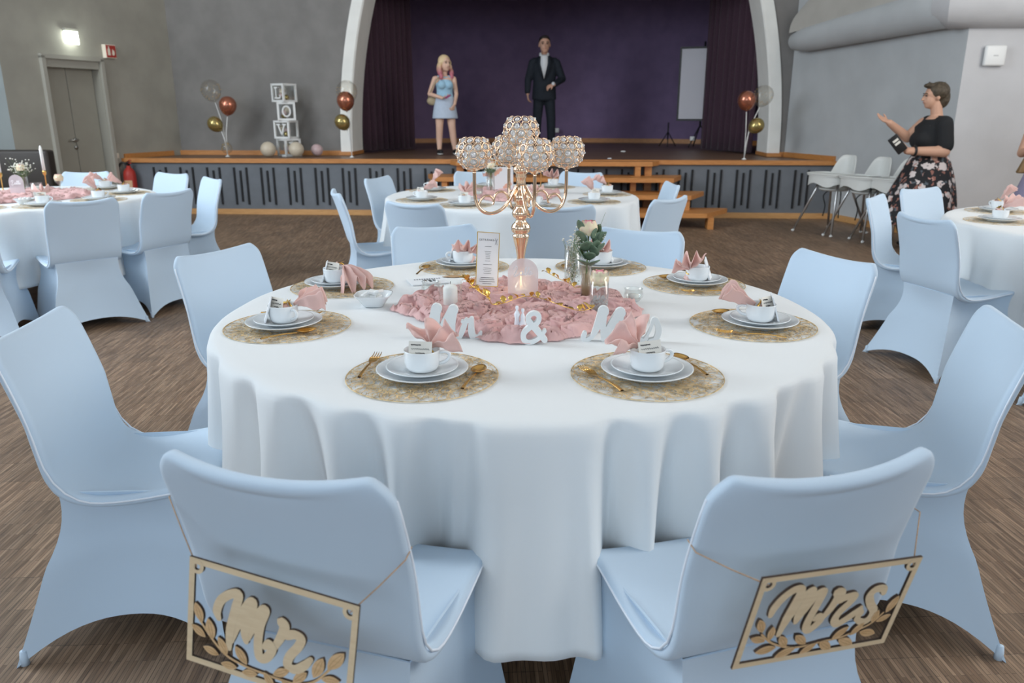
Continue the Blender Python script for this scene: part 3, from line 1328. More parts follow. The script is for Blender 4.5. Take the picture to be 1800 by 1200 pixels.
chair_at(*T2, -116, 1.38, 'pale covered chair back to camera at the left front of the table before the steps', G2)
chair_at(*T2, -78, 1.42, 'pale covered chair back to camera just right of the candelabra stem, at the middle table', G2)
chair_at(*T2, -43, 1.40, 'pale covered chair at the right front of the table before the steps', G2)
chair_at(*T2, 3, 1.24, 'pale covered chair seen from the side before the right end of the steps', G2)
chair_at(*T2, -156, 1.34, 'pale covered chair seen from its side at the far left of the middle table', G2, turn=-6)
chair_at(*T2, 151, 1.30, 'pale covered chair facing the camera at the left rear of the middle table', G2, turn=8)
chair_at(*T2, 62, 1.36, 'pale covered chair facing the camera before the steps, right of the candelabra', G2)
chair_at(*T2, 104, 1.36, 'pale covered chair facing the camera behind the middle table flowers', G2)

chair_at(*T3, -43, 1.36, 'pale covered chair back to camera at the left table, nearer of the front pair', G3, turn=-3)
chair_at(*T3, -16, 1.36, 'pale covered chair back to camera at the left table, farther of the front pair', G3, turn=-10)
chair_at(*T3, 30, 1.40, 'pale covered chair in side view at the right end of the left table', G3, turn=10)
chair_at(*T3, 62, 1.40, 'pale covered chair facing the camera before the fire extinguisher', G3)
chair_at(*T3, 98, 1.40, 'pale covered chair facing the camera behind the tall taper candle', G3)
chair_at(*T3, -73, 1.40, 'pale covered chair cut by the left photo edge, at the left table', G3)

chair_at(*T4, -167, 1.40, 'pale covered chair back to camera at the right table, nearest the main table', G4, turn=0)
chair_at(*T4, 150, 1.36, 'pale covered chair in side view before the high chairs, at the right table', G4, turn=-8)
chair_at(*T4, 116, 1.38, 'pale covered chair facing the camera before the floral skirt', G4)
chair_at(*T4, -128, 1.36, 'pale covered chair cut by the right photo edge, at the front of the right table', G4)


# ------------------------------------------------------------------ round tables under white cloths
def cloth_mesh(Rt, ridges, hem_z, seed, amp=1.9, n=420):
    rnd = random.Random(seed)
    top = .75
    mb = MB()

    def fold(th):
        f = 0
        for a, w, h in ridges:
            d = (th - a + 180) % 360 - 180
            f += h * math.exp(-(d / w) ** 2)
        return f
    rows = []
    prof = [(0, top, 0), (.3, top, 0), (.6, top, 0), (.8, top, 0), (Rt - .05, top, 0), (Rt - .02, top - .001, 0), (Rt - .006, top - .005, .02),
            (Rt + .002, top - .013, .05), (Rt + .006, top - .026, .09)]
    nd = 22
    for k in range(1, nd + 1):
        t = k / nd
        prof.append((Rt + .006 + .012 * t, top - .026 - (top - .026 - hem_z) * t, .09 + .91 * t))
    vs, fs = [], []
    for r, z, g in prof[1:]:
        for i in range(n):
            th = 360 * i / n
            f = fold(th)
            q = r + amp * (max(f, 0) * g ** 1.25 + 1.15 * min(f, 0) * g ** .62) if g > 0 else r
            hz = 0
            if g > .1:
                hz = (.018 * math.sin(R(th) * 3 + seed) + .25 * f) * (g ** 3)
            wob = .0012 * noise.noise(Vector((q * math.cos(R(th)) * 6, q * math.sin(R(th)) * 6, seed))) if g == 0 else 0
            tw = (.02 * math.sin(R(th) * 7 + seed * 2) + .025 * math.sin(R(th) * 13 + seed)) * g
            vs.append((q * math.cos(R(th) + tw), q * math.sin(R(th) + tw), z + hz + wob))
    m = len(prof) - 1
    for j in range(m - 1):
        for i in range(n):
            i2 = (i + 1) % n
            fs.append((j * n + i, (j + 1) * n + i, (j + 1) * n + i2, j * n + i2))
    vs.append((0, 0, top))
    c = len(vs) - 1
    for i in range(n):
        fs.append((c, i, (i + 1) % n))
    mb.add(vs, fs)
    me = bake(mb.mesh('cloth'), [('SOLIDIFY', dict(thickness=.0015, offset=-1))])
    me.materials.clear()
    me.materials.append(M_cloth)
    return me


def round_table(c, label, cloth):
    t = thing('round_table', label, 'table', (c[0], c[1], 0), 0, 'round banquet tables')
    link('tablecloth', cloth, t)
    MB().lathe([(0, .715), (.88, .715), (.90, .722), (.90, .74), (.89, .745), (0, .745)], 48).build('table_top', M_wood, t)
    for a in (45, 135, 225, 315):
        MB().tube([(.55 * math.cos(R(a)), .55 * math.sin(R(a)), 0), (.55 * math.cos(R(a)), .55 * math.sin(R(a)), .715)], .02, 8).build('leg', M_steel, t)
    return t


ridges_main = [(-158, 4, .02), (-150, 3.5, -.035), (-142, 3.5, .030), (-135.5, 3, -.045), (-129, 2.6, .035), (-123, 3.4, -.055), (-116.5, 1.8, .018), (-112, 3, -.045),
               (-106.5, 1.7, .040), (-101.5, 3.2, -.055), (-97, 1.6, -.03), (-93, 2.2, .030), (-88, 4.5, .034), (-82.5, 1.8, .030), (-78.5, 2.2, -.05), (-73.5, 1.6, .018), (-69.5, 2.6, -.045), (-64.5, 1.6, .03),
               (-60, 2.8, -.045), (-54, 1.8, .045), (-49.5, 2.6, -.05), (-44, 3, -.035), (-39, 2.2, .040), (-33.5, 3, -.035), (-28, 2.6, .035), (-21, 4, -.03),
               (-12, 5, .03), (5, 9, -.02), (25, 8, .03), (45, 7, -.03), (60, 7, .03), (85, 8, -.02), (105, 7, .03), (130, 8, -.03), (155, 8, .03), (175, 7, -.03), (192, 5, .02)]
round_table(T1, 'round main table with white cloth in the foreground, set for eight', cloth_mesh(.945, ridges_main, .235, 2.0))


def auto_ridges(seed, n=16, a=.040):
    rnd = random.Random(seed)
    out = []
    for k in range(n):
        th = 360 * k / n + rnd.uniform(-8, 8)
        out.append((th, rnd.uniform(2.5, 4.5), a * rnd.uniform(.7, 1.3)))
        out.append((th + 360 / n / 2 + rnd.uniform(-4, 4), rnd.uniform(3, 5), -a * rnd.uniform(.5, 1.1)))
    return out


round_table(T2, 'round table with white cloth in the middle, before the stage steps', cloth_mesh(.945, auto_ridges(3, 18), .22, 3.0, n=220))
round_table(T3, 'round table with white cloth and tall candles by the left wall', cloth_mesh(.945, auto_ridges(4), .24, 4.0, n=200))
round_table(T4, 'round table with white cloth at the right photo edge', cloth_mesh(.945, auto_ridges(5), .22, 5.0, n=200))

# ------------------------------------------------------------------ tableware
TZ = .751


def two_part_tag(o, label, cat, group):
    return tag(o, label, cat, group)


# woven gold placemat: a web of thin flat fibres
def placemat_mesh(seed, nf=700):
    rnd = random.Random(seed)
    mb = MB()
    Rm = .185
    for k in range(nf):
        a = rnd.uniform(0, 2 * PI)
        r = Rm * math.sqrt(rnd.random()) * .97
        cx, cy = r * math.cos(a), r * math.sin(a)
        rad = rnd.uniform(.012, .035)
        a0 = rnd.uniform(0, 2 * PI)
        sw = rnd.uniform(2.0, 5.0)
        z = rnd.uniform(.0006, .0026)
        w = rnd.uniform(.0006, .0012)
        pts = []
        n = 9
        for i in range(n):
            t = a0 + sw * i / (n - 1)
            x, y = cx + rad * math.cos(t), cy + rad * math.sin(t) * .8
            q = math.hypot(x, y)
            if q > Rm - .002:
                x, y = x / q * (Rm - .002), y / q * (Rm - .002)
            pts.append((x, y))
        vs, fs = [], []
        for i, (x, y) in enumerate(pts):
            nx, ny = math.cos(a0 + sw * i / (n - 1)), math.sin(a0 + sw * i / (n - 1))
            vs += [(x - nx * w, y - ny * w, z), (x + nx * w, y + ny * w, z + .0003)]
        for i in range(n - 1):
            fs.append((2 * i, 2 * i + 1, 2 * i + 3, 2 * i + 2))
        mb.add(vs, fs)
    ring = [((Rm - .001) * math.cos(2 * PI * i / 72), (Rm - .001) * math.sin(2 * PI * i / 72), .0018) for i in range(72)]
    mb.tube(ring, .0013, 4, closed=True)
    me = mb.mesh('web', False)
    me.materials.append(M_mat_gold)
    return me


MATWEB = [placemat_mesh(11), placemat_mesh(12)]
MATWEB_FAR = placemat_mesh(13, 420)

plate_me = MB().lathe([(0, .002), (.062, .002), (.064, 0), (.067, 0), (.068, .003), (.085, .007), (.108, .0165), (.1115, .0185), (.1115, .0205),
                       (.108, .0200), (.085, .0115), (.070, .0075), (.064, .0062), (0, .0062)], 56).mesh('plate')
saucer_me = MB().lathe([(0, .002), (.040, .002), (.042, 0), (.045, 0), (.046, .003), (.062, .007), (.084, .0150), (.0875, .0172), (.0875, .0190),
                        (.084, .0182), (.062, .0108), (.048, .0072), (.0405, .0068), (.0385, .0052), (0, .0052)], 48).mesh('saucer')
cup_me = MB().lathe([(0, .001), (.028, .001), (.030, 0), (.033, .002), (.0375, .006), (.0405, .013), (.0425, .026), (.0433, .047), (.0438, .051), (.0430, .0525),
                     (.0416, .051), (.0406, .045), (.0395, .018), (.034, .010), (0, .008)], 44).mesh('cup')
handle_pts = catmull([(.0415, 0, .042), (.056, 0, .043), (.066, 0, .037), (.065, 0, .027), (.055, 0, .018), (.0405, 0, .014)], 5)
cuphandle_me = MB().tube(handle_pts, .0046, 8).mesh('handle')
for m_ in (plate_me, saucer_me, cup_me, cuphandle_me):
    m_.materials.append(M_china)


def napkin_fan(elev, L, spread, droop, seed, roll=0.0, pleats=7):
    """a muslin napkin drawn through a ring: pleated fan plus the tail inside the cup"""
    rnd = random.Random(seed)
    mb = MB()
    m = Vector((0, math.cos(R(elev)), math.sin(R(elev))))
    x = Vector((math.cos(R(roll)), 0, math.sin(R(roll))))
    n = x.cross(m).normalized()
    ph = rnd.uniform(0, 6)

    def fn(s, t):
        a = (2 * s - 1) * R(spread)
        rr = .012 + t * L * (1 + .10 * noise.noise(Vector((s * 5, seed, 0))))
        am = (.006 + .020 * t) * math.sin(PI * pleats * s + ph + .8 * noise.noise(Vector((s * 3, t * 2, seed))))
        am += .014 * t * noise.noise(Vector((s * 6, t * 4, seed + 3.3)))
        aa = a * (.25 + .75 * min(1, t * 2.2))
        p = m * (rr * math.cos(aa)) + x * (rr * math.sin(aa)) + n * am
        p.z -= droop * t * t
        p += Vector((0, 0, .010 * t * noise.noise(Vector((s * 14, t * 3, seed)))))
        return p
    mb.grid(fn, 60, 16)
    # tail going into the cup

    def fn2(s, t):
        a = 2 * PI * s
        r_ = .011 + .014 * t + .003 * math.sin(a * 5)
        q = -m * (.004 + .016 * t)
        p = q + (x * math.cos(a) + n * math.sin(a)) * r_
        p.z -= .006 * t
        return p
    mb.grid(fn2, 24, 4, closeu=True)
    me = bake(mb.mesh('napkin'), [('SOLIDIFY', dict(thickness=.0012))])
    me.materials.clear()
    me.materials.append(M_napkin)
    # gold ring with a small leaf charm
    rg = MB()
    pts = [(m * .002 + (x * math.cos(2 * PI * i / 20) + n * math.sin(2 * PI * i / 20)) * .0145) for i in range(20)]
    rg.tube(pts, .0022, 6, closed=True)
    for k in range(7):
        a = 2 * PI * k / 7
        c = -n * .017 - m * .004 if n.z < 0 else n * .017 - m * .004
        d = (x * math.cos(a) + m * math.sin(a))
        o = c + d * .009
        u = d.cross(c.normalized())
        rg.add([c, c + d * .008 + u * .005, c + d * .019 + c.normalized() * .003, c + d * .008 - u * .005], [(0, 1, 2, 3)])
    rm = rg.mesh('ring')
    rm.materials.append(M_goldleaf)
    return me, rm


def card_mesh(w, h, seed, nlines=3):
    rnd = random.Random(seed)
    a = MB().box(0, 0, h / 2, w, .0012, h)
    me = a.mesh('card', False)
    me.materials.append(M_paper)
    ink = MB()
    ink.m = Matrix.Translation((0, -.0009, 0)) @ Matrix.Rotation(R(90), 4, 'X')
    for k in range(nlines):
        yy = h * (.76 - .27 * k)
        ww = w * (.42 if k == 0 else .78) * (1 if k < 2 else .5)
        x0 = -w * .40 if k == 0 else -ww / 2
        n = 26
        pts = [(x0 + ww * i / n, yy + h * .05 * math.sin(i * 2.1 + k) * rnd.uniform(.5, 1.4)) for i in range(n + 1)]
        ink.ribbon(pts, .0007 if k else .0011, 0, .0002, sub=2)
    im = ink.mesh('script_lines', False)
    im.materials.append(M_ink)
    return me, im


def folded_paper():
    """white tissue sleeve leaning on the cup"""
    mb = MB()
    mb.add([(-.028, 0, 0), (.028, 0, 0), (.032, .022, .062), (.018, .026, .078), (-.026, .024, .070), (-.028, .006, 0), (.028, .006, 0), (.032, .025, .061), (.018, .029, .077), (-.026, .027, .069)],
           [(0, 1, 2, 3, 4), (9, 8, 7, 6, 5), (0, 5, 6, 1), (1, 6, 7, 2), (2, 7, 8, 3), (3, 8, 9, 4), (4, 9, 5, 0)])
    me = mb.mesh('paper_sleeve', False)
    me.materials.append(M_paper_white)
    return me


paper_me = folded_paper()


def fork_meshes():
    h = MB()
    h.grid(lambda s, t: ((.0030 + .0018 * (1 - t)) * math.cos(2 * PI * s), -.105 + .105 * t, .005 + .0018 * math.sin(2 * PI * s) + .003 * math.sin(PI * t)), 10, 10, closeu=True)
    hd = MB()
    hd.grid(lambda s, t: ((s - .5) * 2 * (.003 + .0085 * smoothstep(0, .75, t)), .045 * t, .006 - .003 * math.sin(PI * t) + .001 * abs(s - .5)), 6, 8)
    for k in range(4):
        x = -.0093 + .0062 * k
        hd.tube([(x, .043, .006), (x, .062, .004), (x, .078, .005), (x, .088, .0085)], [.0017, .0016, .0013, .0006], 6)
    return h, hd


def spoon_meshes():
    h = MB()
    h.grid(lambda s, t: ((.0030 + .0018 * (1 - t)) * math.cos(2 * PI * s), -.105 + .105 * t, .005 + .0018 * math.sin(2 * PI * s) + .003 * math.sin(PI * t)), 10, 10, closeu=True)
    b = MB()

    def bowl(s, t):
        a = 2 * PI * s
        r_ = t
        x = .0185 * r_ * math.cos(a) * (1 - .15 * math.sin(a))
        y = .030 + .030 * r_ * math.sin(a)
        z = .0015 + .0085 * r_ ** 2.2
        return (x, y, z)
    b.grid(bowl, 28, 7, closeu=True)
    me = b
    return h, me


fh, fhd = fork_meshes()
shh, shd = spoon_meshes()
cut_me = {}
for nm, a, b in (('fork', fh, fhd), ('spoon', shh, shd)):
    m1 = a.mesh('handle')
    m2 = bake(b.mesh('head'), [('SOLIDIFY', dict(thickness=.0012))]) if nm == 'spoon' else b.mesh('head')
    m2.materials.clear()
    m1.materials.append(M_gold)
    m2.materials.append(M_gold)
    cut_me[nm] = (m1, m2)


def cutlery(kind, head, end, label, z=TZ + .003):
    hx, hy = head
    ex, ey = end
    d = Vector((hx - ex, hy - ey))
    L = .193 if kind == 'fork' else .165
    a = math.atan2(d.y, d.x) - PI / 2
    mid = Vector((ex, ey)) + d.normalized() * .105
    t = thing('gold_' + kind, label, kind, (mid.x, mid.y, z), a, 'gold cutlery')
    link('handle', cut_me[kind][0], t)
    link('tines' if kind == 'fork' else 'bowl', cut_me[kind][1], t)
    return t


def setting(c, ang, r, seat, seed, off=(0, 0), cup_turn=0, nap=None, card=True, card_turn=0, paper=None, far=False, rmat=None):
    """placemat, plate, saucer, cup, napkin, card at one place; seat: words that say which place"""
    ca, sa = math.cos(R(ang)), math.sin(R(ang))
    rz = R(ang + 90)
    rm = rmat or r
    mx, my = c[0] + rm * ca, c[1] + rm * sa
    px, py = c[0] + r * ca + off[0], c[1] + r * sa + off[1]
    t = tag(link('placemat', MATWEB_FAR if far else MATWEB[seed % 2], None, (mx, my, TZ + .0005)), 'round woven gold placemat ' + seat, 'placemat', 'gold placemats')
    t.rotation_euler = (0, 0, seed * 1.3)
    tag(link('dinner_plate', plate_me, None, (px, py, TZ + .0025)), 'white china plate ' + seat, 'plate', 'china plates')
    tag(link('saucer', saucer_me, None, (px, py, TZ + .0095)), 'white saucer under the cup ' + seat, 'saucer', 'china saucers')
    zc = TZ + .0155
    cu = thing('coffee_cup', 'white china coffee cup ' + seat, 'cup', (px, py, zc), R(cup_turn), 'coffee cups')
    link('cup_body', cup_me, cu)
    link('handle', cuphandle_me, cu)
    np_ = nap or dict(elev=35, L=.10, spread=42, droop=.01)
    me, rg = napkin_fan(seed=seed, elev=np_['elev'], L=np_['L'], spread=np_['spread'], droop=np_['droop'], roll=np_.get('roll', 0))
    nt = thing('cloth_napkin', 'blush napkin in gold ring ' + seat, 'napkin', (px, py, zc + np_.get('h', .066) - .011), rz + R(np_.get('turn', 0)), 'blush napkins')
    nt.location.x += np_.get('dx', 0)
    nt.location.y += np_.get('dy', 0)
    link('muslin', me, nt)
    link('napkin_ring', rg, nt)
    if card:
        cm, im = card_mesh(.056, .036, seed)
        ct = thing('name_card', 'ivory name card in the cup ' + seat, 'name card', (px, py, zc + .041), R(card_turn), 'name cards')
        q = link('card', cm, ct)
        q2 = link('script_lines', im, q)
        off_ = Matrix.Rotation(R(-14), 4, 'X') @ Matrix.Rotation(R(seed * 7 % 13 - 6), 4, 'Y')
        q.matrix_local = Matrix.Translation((0, -.024, 0)) @ off_
    if paper:
        tag(link('paper_sleeve', paper_me, None, (px + paper[0], py + paper[1], TZ + .020)), 'white paper sleeve by the cup ' + seat, 'paper', 'paper sleeves').rotation_euler = (0, 0, R(paper[2]))
    return px, py


S_MR = 'in front of the Mr chair'
S_MRS = 'in front of the Mrs chair'
S_LF = 'at the left front place of the main table'
S_RF = 'at the right front place of the main table'
S_LB = 'behind the white bowl of the main table'
S_BL = 'beside the standing drinks menu'
S_BR = 'behind the rose vases of the main table'
S_RB = 'at the right rear place of the main table'
setting(T1, -111, .690, S_MR, 1, cup_turn=10, nap=dict(elev=44, L=.072, spread=66, droop=.0, roll=-6, dx=.014, dy=.006, turn=-10, h=.056), card_turn=-4)
setting(T1, -65, .705, S_MRS, 2, cup_turn=18, nap=dict(elev=42, L=.078, spread=62, droop=.0, roll=14, dx=-.014, dy=.004, turn=30, h=.056), card_turn=8)
setting(T1, -14.5, .735, S_RF, 3, rmat=.715, cup_turn=160, nap=dict(elev=24, L=.102, spread=32, droop=.0, dx=-.006, dy=.002, turn=-4, h=.054), card_turn=40, paper=(.055, -.004, 78))
setting(T1, 31, .765, S_RB, 4, rmat=.75, cup_turn=100, nap=dict(elev=58, L=.078, spread=48, droop=.012, roll=-20, dx=-.030, dy=-.010, turn=36, h=.044), card=False, paper=(.052, .0, 70))
setting(T1, 65, .80, S_BR, 5, rmat=.79, cup_turn=200, nap=dict(elev=50, L=.075, spread=44, droop=.01, turn=0, h=.048), card=False, paper=(.05, .01, 80))
setting(T1, 107.5, .775, S_BL, 6, rmat=.755, cup_turn=190, nap=dict(elev=50, L=.075, spread=52, droop=.014, dx=.024, dy=-.008, turn=-30, h=.046), card=False, paper=(-.045, .02, -120))
setting(T1, 152, .765, S_LB, 7, rmat=.735, cup_turn=20, nap=dict(elev=12, L=.115, spread=34, droop=.075, dx=.022, dy=-.004, turn=-18), card_turn=-20, paper=(-.052, 0, -80))
setting(T1, -164.5, .735, S_LF, 8, rmat=.725, cup_turn=-40, nap=dict(elev=22, L=.098, spread=42, droop=.012, dx=.022, dy=.0, turn=12, h=.056), card_turn=-38, paper=(-.056, -.012, -75))
cutlery('fork', (-.351, 1.942), (-.365, 1.752), 'gold fork left of the plate in front of the Mr chair')
cutlery('spoon', (-.073, 1.835), (-.114, 1.675), 'gold spoon right of the plate in front of the Mr chair')
cutlery('fork', (.176, 1.826), (.250, 1.66), 'gold fork left of the plate in front of the Mrs chair')
cutlery('spoon', (.425, 1.925), (.470, 1.77), 'gold spoon right of the plate in front of the Mrs chair')
cutlery('spoon', (-.571, 2.171), (-.70, 2.075), 'gold spoon before the plate at the left front place')
cutlery('fork', (-.600, 2.36), (-.79, 2.37), 'gold fork behind the cup at the left front place')
cutlery('fork', (.60, 2.16), (.77, 2.09), 'gold fork before the plate at the right front place')
cutlery('spoon', (.63, 2.37), (.79, 2.405), 'gold spoon behind the plate at the right front place')
cutlery('spoon', (.565, 2.90), (.70, 2.98), 'gold spoon behind the plate at the right rear place')
cutlery('fork', (.62, 2.68), (.79, 2.66), 'gold fork before the plate at the right rear place')
cutlery('spoon', (-.345, 3.12), (-.37, 2.97), 'gold spoon left of the plate beside the drinks menu')
cutlery('fork', (-.07, 3.10), (-.08, 3.27), 'gold fork right of the plate beside the drinks menu')
cutlery('spoon', (.215, 3.10), (.235, 3.25), 'gold spoon left of the plate behind the rose vases')

# other tables
far_nap = [dict(elev=38, L=.11, spread=38, droop=.01, turn=10), dict(elev=30, L=.11, spread=34, droop=.01, turn=-14), dict(elev=55, L=.10, spread=40, droop=.0, turn=20)]
for k, (a, seat) in enumerate(((-116, 'at the left front place of the middle table'), (-78, 'behind the candelabra stem at the middle table'),
                               (-38, 'at the right front place of the middle table'), (5, 'at the right side place of the middle table'),
                               (-152, 'at the far left place of the middle table'), (151, 'at the left rear place of the middle table'),
                               (62, 'at the right rear place of the middle table'), (104, 'at the far rear place of the middle table'))):
    setting(T2, a, .73, seat, 20 + k, cup_turn=40 * k, nap=far_nap[k % 3], card=k in (0, 2, 4), card_turn=(a + 90) * .4, far=True)
for k, (a, seat) in enumerate(((-46, 'at the front right place of the left table'), (-14, 'at the second right place of the left table'),
                               (24, 'at the right end place of the left table'), (62, 'at the right rear place of the left table'),
                               (-78, 'at the nearest place of the left table'))):
    setting(T3, a, .72, seat, 40 + k, cup_turn=40 * k, nap=far_nap[(k + 1) % 3], card=k in (0,), card_turn=20, far=True)
for k, (a, seat) in enumerate(((172, 'at the left side place of the right table'), (-160 + 14, 'at the front left place of the right table'),
                               (128, 'at the left rear place of the right table'))):
    setting(T4, a, .70, seat, 60 + k, cup_turn=40 * k + 30, nap=far_nap[k % 3], card=False, far=True)
cutlery('spoon', (2.98, 4.12), (2.84, 4.05), 'gold spoon before the front left plate of the right table')
cutlery('spoon', (-3.02, 5.22), (-2.94, 5.10), 'gold spoon before the front right plate of the left table')
cutlery('fork', (.18, 5.14), (.15, 4.98), 'gold fork at the front place of the middle table')

# ------------------------------------------------------------------ centrepiece of the main table
CX, CY = .03, 2.62


def runner_mesh(cx, cy, bound, seed, hmax=.040, step=.0036, spacing=.078):
    """gauze runner gathered into swirling rosettes over an irregular patch"""
    rnd = random.Random(seed * 91)
    ext = max(bound) + .02
    n = int(2 * ext / step)
    nb = len(bound)
    ax = np.linspace(-ext, ext, n + 1)
    X, Y = np.meshgrid(ax, ax)
    th = (np.arctan2(Y, X) / (2 * PI)) % 1 * nb
    i0 = th.astype(int) % nb
    f = th - np.floor(th)
    f = f * f * (3 - 2 * f)
    bd_ = np.array(bound)
    RB = bd_[i0] * (1 - f) + bd_[(i0 + 1) % nb] * f + .012 * np.sin(X * 61 + seed) * np.sin(Y * 53 + 2)
    rr = np.hypot(X, Y)
    inside = rr <= RB
    e = np.clip((RB - rr) / .030, 0, 1)
    e = e * e * (3 - 2 * e)
    # rosette centres
    cs = []
    tries = 0
    while tries < 4000 and len(cs) < 140:
        tries += 1
        p = (rnd.uniform(-ext, ext), rnd.uniform(-ext, ext))
        if all(math.hypot(p[0] - q[0], p[1] - q[1]) > spacing * rnd.uniform(.75, 1.1) for q in cs):
            cs.append(p)
    # gentle warp so that the gathers are not round
    WX = X + .016 * np.sin(Y * 31 + seed * 1.7 + 2 * np.sin(X * 17)) + .006 * np.sin(Y * 83 + X * 47)
    WY = Y + .016 * np.sin(X * 29 + seed * 2.9 + 2 * np.sin(Y * 19)) + .006 * np.sin(X * 79 - Y * 41)
    d1 = np.full(X.shape, 9.0)
    d2 = np.full(X.shape, 9.0)
    A = np.zeros(X.shape)
    H0 = np.zeros(X.shape)
    PH = np.zeros(X.shape)
    TW = np.zeros(X.shape)
    for (px, py) in cs:
        sq_ = rnd.uniform(.7, 1.35)
        ra = rnd.uniform(0, PI)
        dx, dy = WX - px, WY - py
        ux = dx * math.cos(ra) + dy * math.sin(ra)
        uy = (-dx * math.sin(ra) + dy * math.cos(ra)) * sq_
        d = np.hypot(ux, uy)
        m = d < d1
        d2 = np.where(m, d1, np.minimum(d2, d))
        A = np.where(m, np.arctan2(uy, ux), A)
        H0 = np.where(m, rnd.uniform(.45, 1.0), H0)
        PH = np.where(m, rnd.uniform(0, 6.28), PH)
        TW = np.where(m, rnd.choice((-2, -1, 1, 2)), TW)
        d1 = np.where(m, d, d1)
    crease = np.clip((d2 - d1) / .022, 0, 1) ** .7
    dome = np.clip(1 - (d1 / (spacing * .95)) ** 2, 0, 1)
    swirl = np.sin(2 * PI * d1 / .0165 + TW * A + PH)
    swirl2 = np.sin(2 * PI * d1 / .0075 + 2 * TW * A + PH * 2)
    h = .003 + e * (hmax * H0 * (.30 + .70 * dome) * (.35 + .65 * crease) + .0052 * swirl * (.3 + .7 * crease) + .0015 * swirl2)
    h = np.maximum(h, .0015)
    GX = .006 * np.cos(A) * swirl * e
    GY = .006 * np.sin(A) * swirl * e
    idx = -np.ones(X.shape, int)
    idx[inside] = np.arange(inside.sum())
    V = np.stack([(X + GX)[inside], (Y + GY)[inside], h[inside]], 1)
    q = np.stack([idx[:-1, :-1], idx[:-1, 1:], idx[1:, 1:], idx[1:, :-1]], -1).reshape(-1, 4)
    q = q[(q >= 0).all(1)]
    mb = MB()
    mb.v = [tuple(p) for p in V.tolist()]
    mb.f = [tuple(p) for p in q.tolist()]
    mb.mi = [0] * len(mb.f)
    return mb


rb = [.40, .38, .34, .37, .44, .40, .38, .40, .41, .34, .33, .36, .40, .37, .36, .39]
tag(runner_mesh(.02, 2.44, rb, 1).build('gauze_runner', M_pink, None, True, (.02, 2.44, TZ)), 'crumpled dusty pink gauze runner heaped in the middle of the main table', 'table runner')

# candelabra
cd = thing('candelabra', 'rose gold five-armed candelabra with crystal bead cups on the main table', 'candelabra', (CX, CY, TZ + .002))
prof = [(0, 0), (.062, 0), (.066, .004), (.064, .010), (.045, .018), (.026, .028), (.016, .045), (.0125, .065), (.0125, .10), (.013, .140), (.018, .170), (.0265, .205), (.0275, .212),
        (.021, .216), (.0295, .224), (.0315, .234), (.029, .246), (.021, .254), (.0165, .260), (.0165, .266), (.026, .274), (.0295, .284), (.026, .294), (.017, .302), (.0165, .310),
        (.019, .318), (.025, .326), (.0265, .338), (.0235, .350), (.017, .358), (.015, .364), (.0155, .402), (.0185, .405), (.0155, .412), (.024, .420), (.0265, .428), (.0235, .436),
        (.014, .442), (.011, .450), (.011, .488), (.030, .495), (.033, .499), (.0, .4995)]
MB().lathe(prof, 56, flute=.045, flutes=14).build('stem', M_rosegold, cd)


def bead_cup(parent, c, r=.0575):
    """open globe of wire rings, a cut crystal in each ring"""
    dish = MB().lathe([(0, -.006), (.010, -.006), (.014, -.002), (.032, .004), (.036, .006), (.034, .008), (.012, .004), (0, .004)], 24, c)
    d = dish.build('cup_dish', M_rosegold, parent)
    wire = MB()
    cen = Vector(c) + Vector((0, 0, r * .93))
    rows = [(-52, 7), (-29, 10), (-5, 12), (19, 12), (42, 10)]
    spots = []
    for ri, (lat, n) in enumerate(rows):
        for k in range(n):
            lon = 2 * PI * (k + .5 * (ri % 2)) / n
            dr = Vector((math.cos(R(lat)) * math.cos(lon), math.cos(R(lat)) * math.sin(lon), math.sin(R(lat))))
            rad = min(PI * r * math.cos(R(lat)) / n * .98, r * .225)
            u = Vector((-math.sin(lon), math.cos(lon), 0))
            w = dr.cross(u)
            pts = [cen + dr * r * .985 + (u * math.cos(2 * PI * i / 14) + w * math.sin(2 * PI * i / 14)) * rad for i in range(14)]
            wire.tube(pts, .0016, 5, closed=True)
            spots.append((cen + dr * r * .985, dr, rad))
    wo = wire.build('wire_globe', M_rosegold, parent)
    for p, dr, rad in spots:
        o = link('crystal', crystal_me, wo)
        q = Vector((0, 0, 1)).rotation_difference(dr)
        o.matrix_local = Matrix.Translation(p) @ q.to_matrix().to_4x4() @ Matrix.Diagonal((rad * .64, rad * .64, rad * .55, 1))
    MB().lathe([(0, .004), (.028, .004), (.031, .030), (.031, .066), (.028, .070), (0, .070)], 20, c).build('tea_candle', M_wax, parent)
    return d


cb = MB()
for sg in (1, -1):
    vs = [(0, 0, sg * 1.0)]
    for rr, zz, off in ((.45, .8, 0), (1.0, .0, .5)):
        for k in range(8):
            a = 2 * PI * (k + off) / 8
            vs.append((rr * math.cos(a), rr * math.sin(a), sg * zz * .8))
    fs = [(0, 1 + k, 1 + (k + 1) % 8) for k in range(8)]
    for k in range(8):
        fs.append((1 + k, 9 + k, 1 + (k + 1) % 8))
        fs.append((1 + (k + 1) % 8, 9 + k, 9 + (k + 1) % 8))
    if sg < 0:
        fs = [f[::-1] for f in fs]
    cb.add(vs, fs)
crystal_me = cb.mesh('crystal', False)
crystal_me.materials.append(M_crystal)

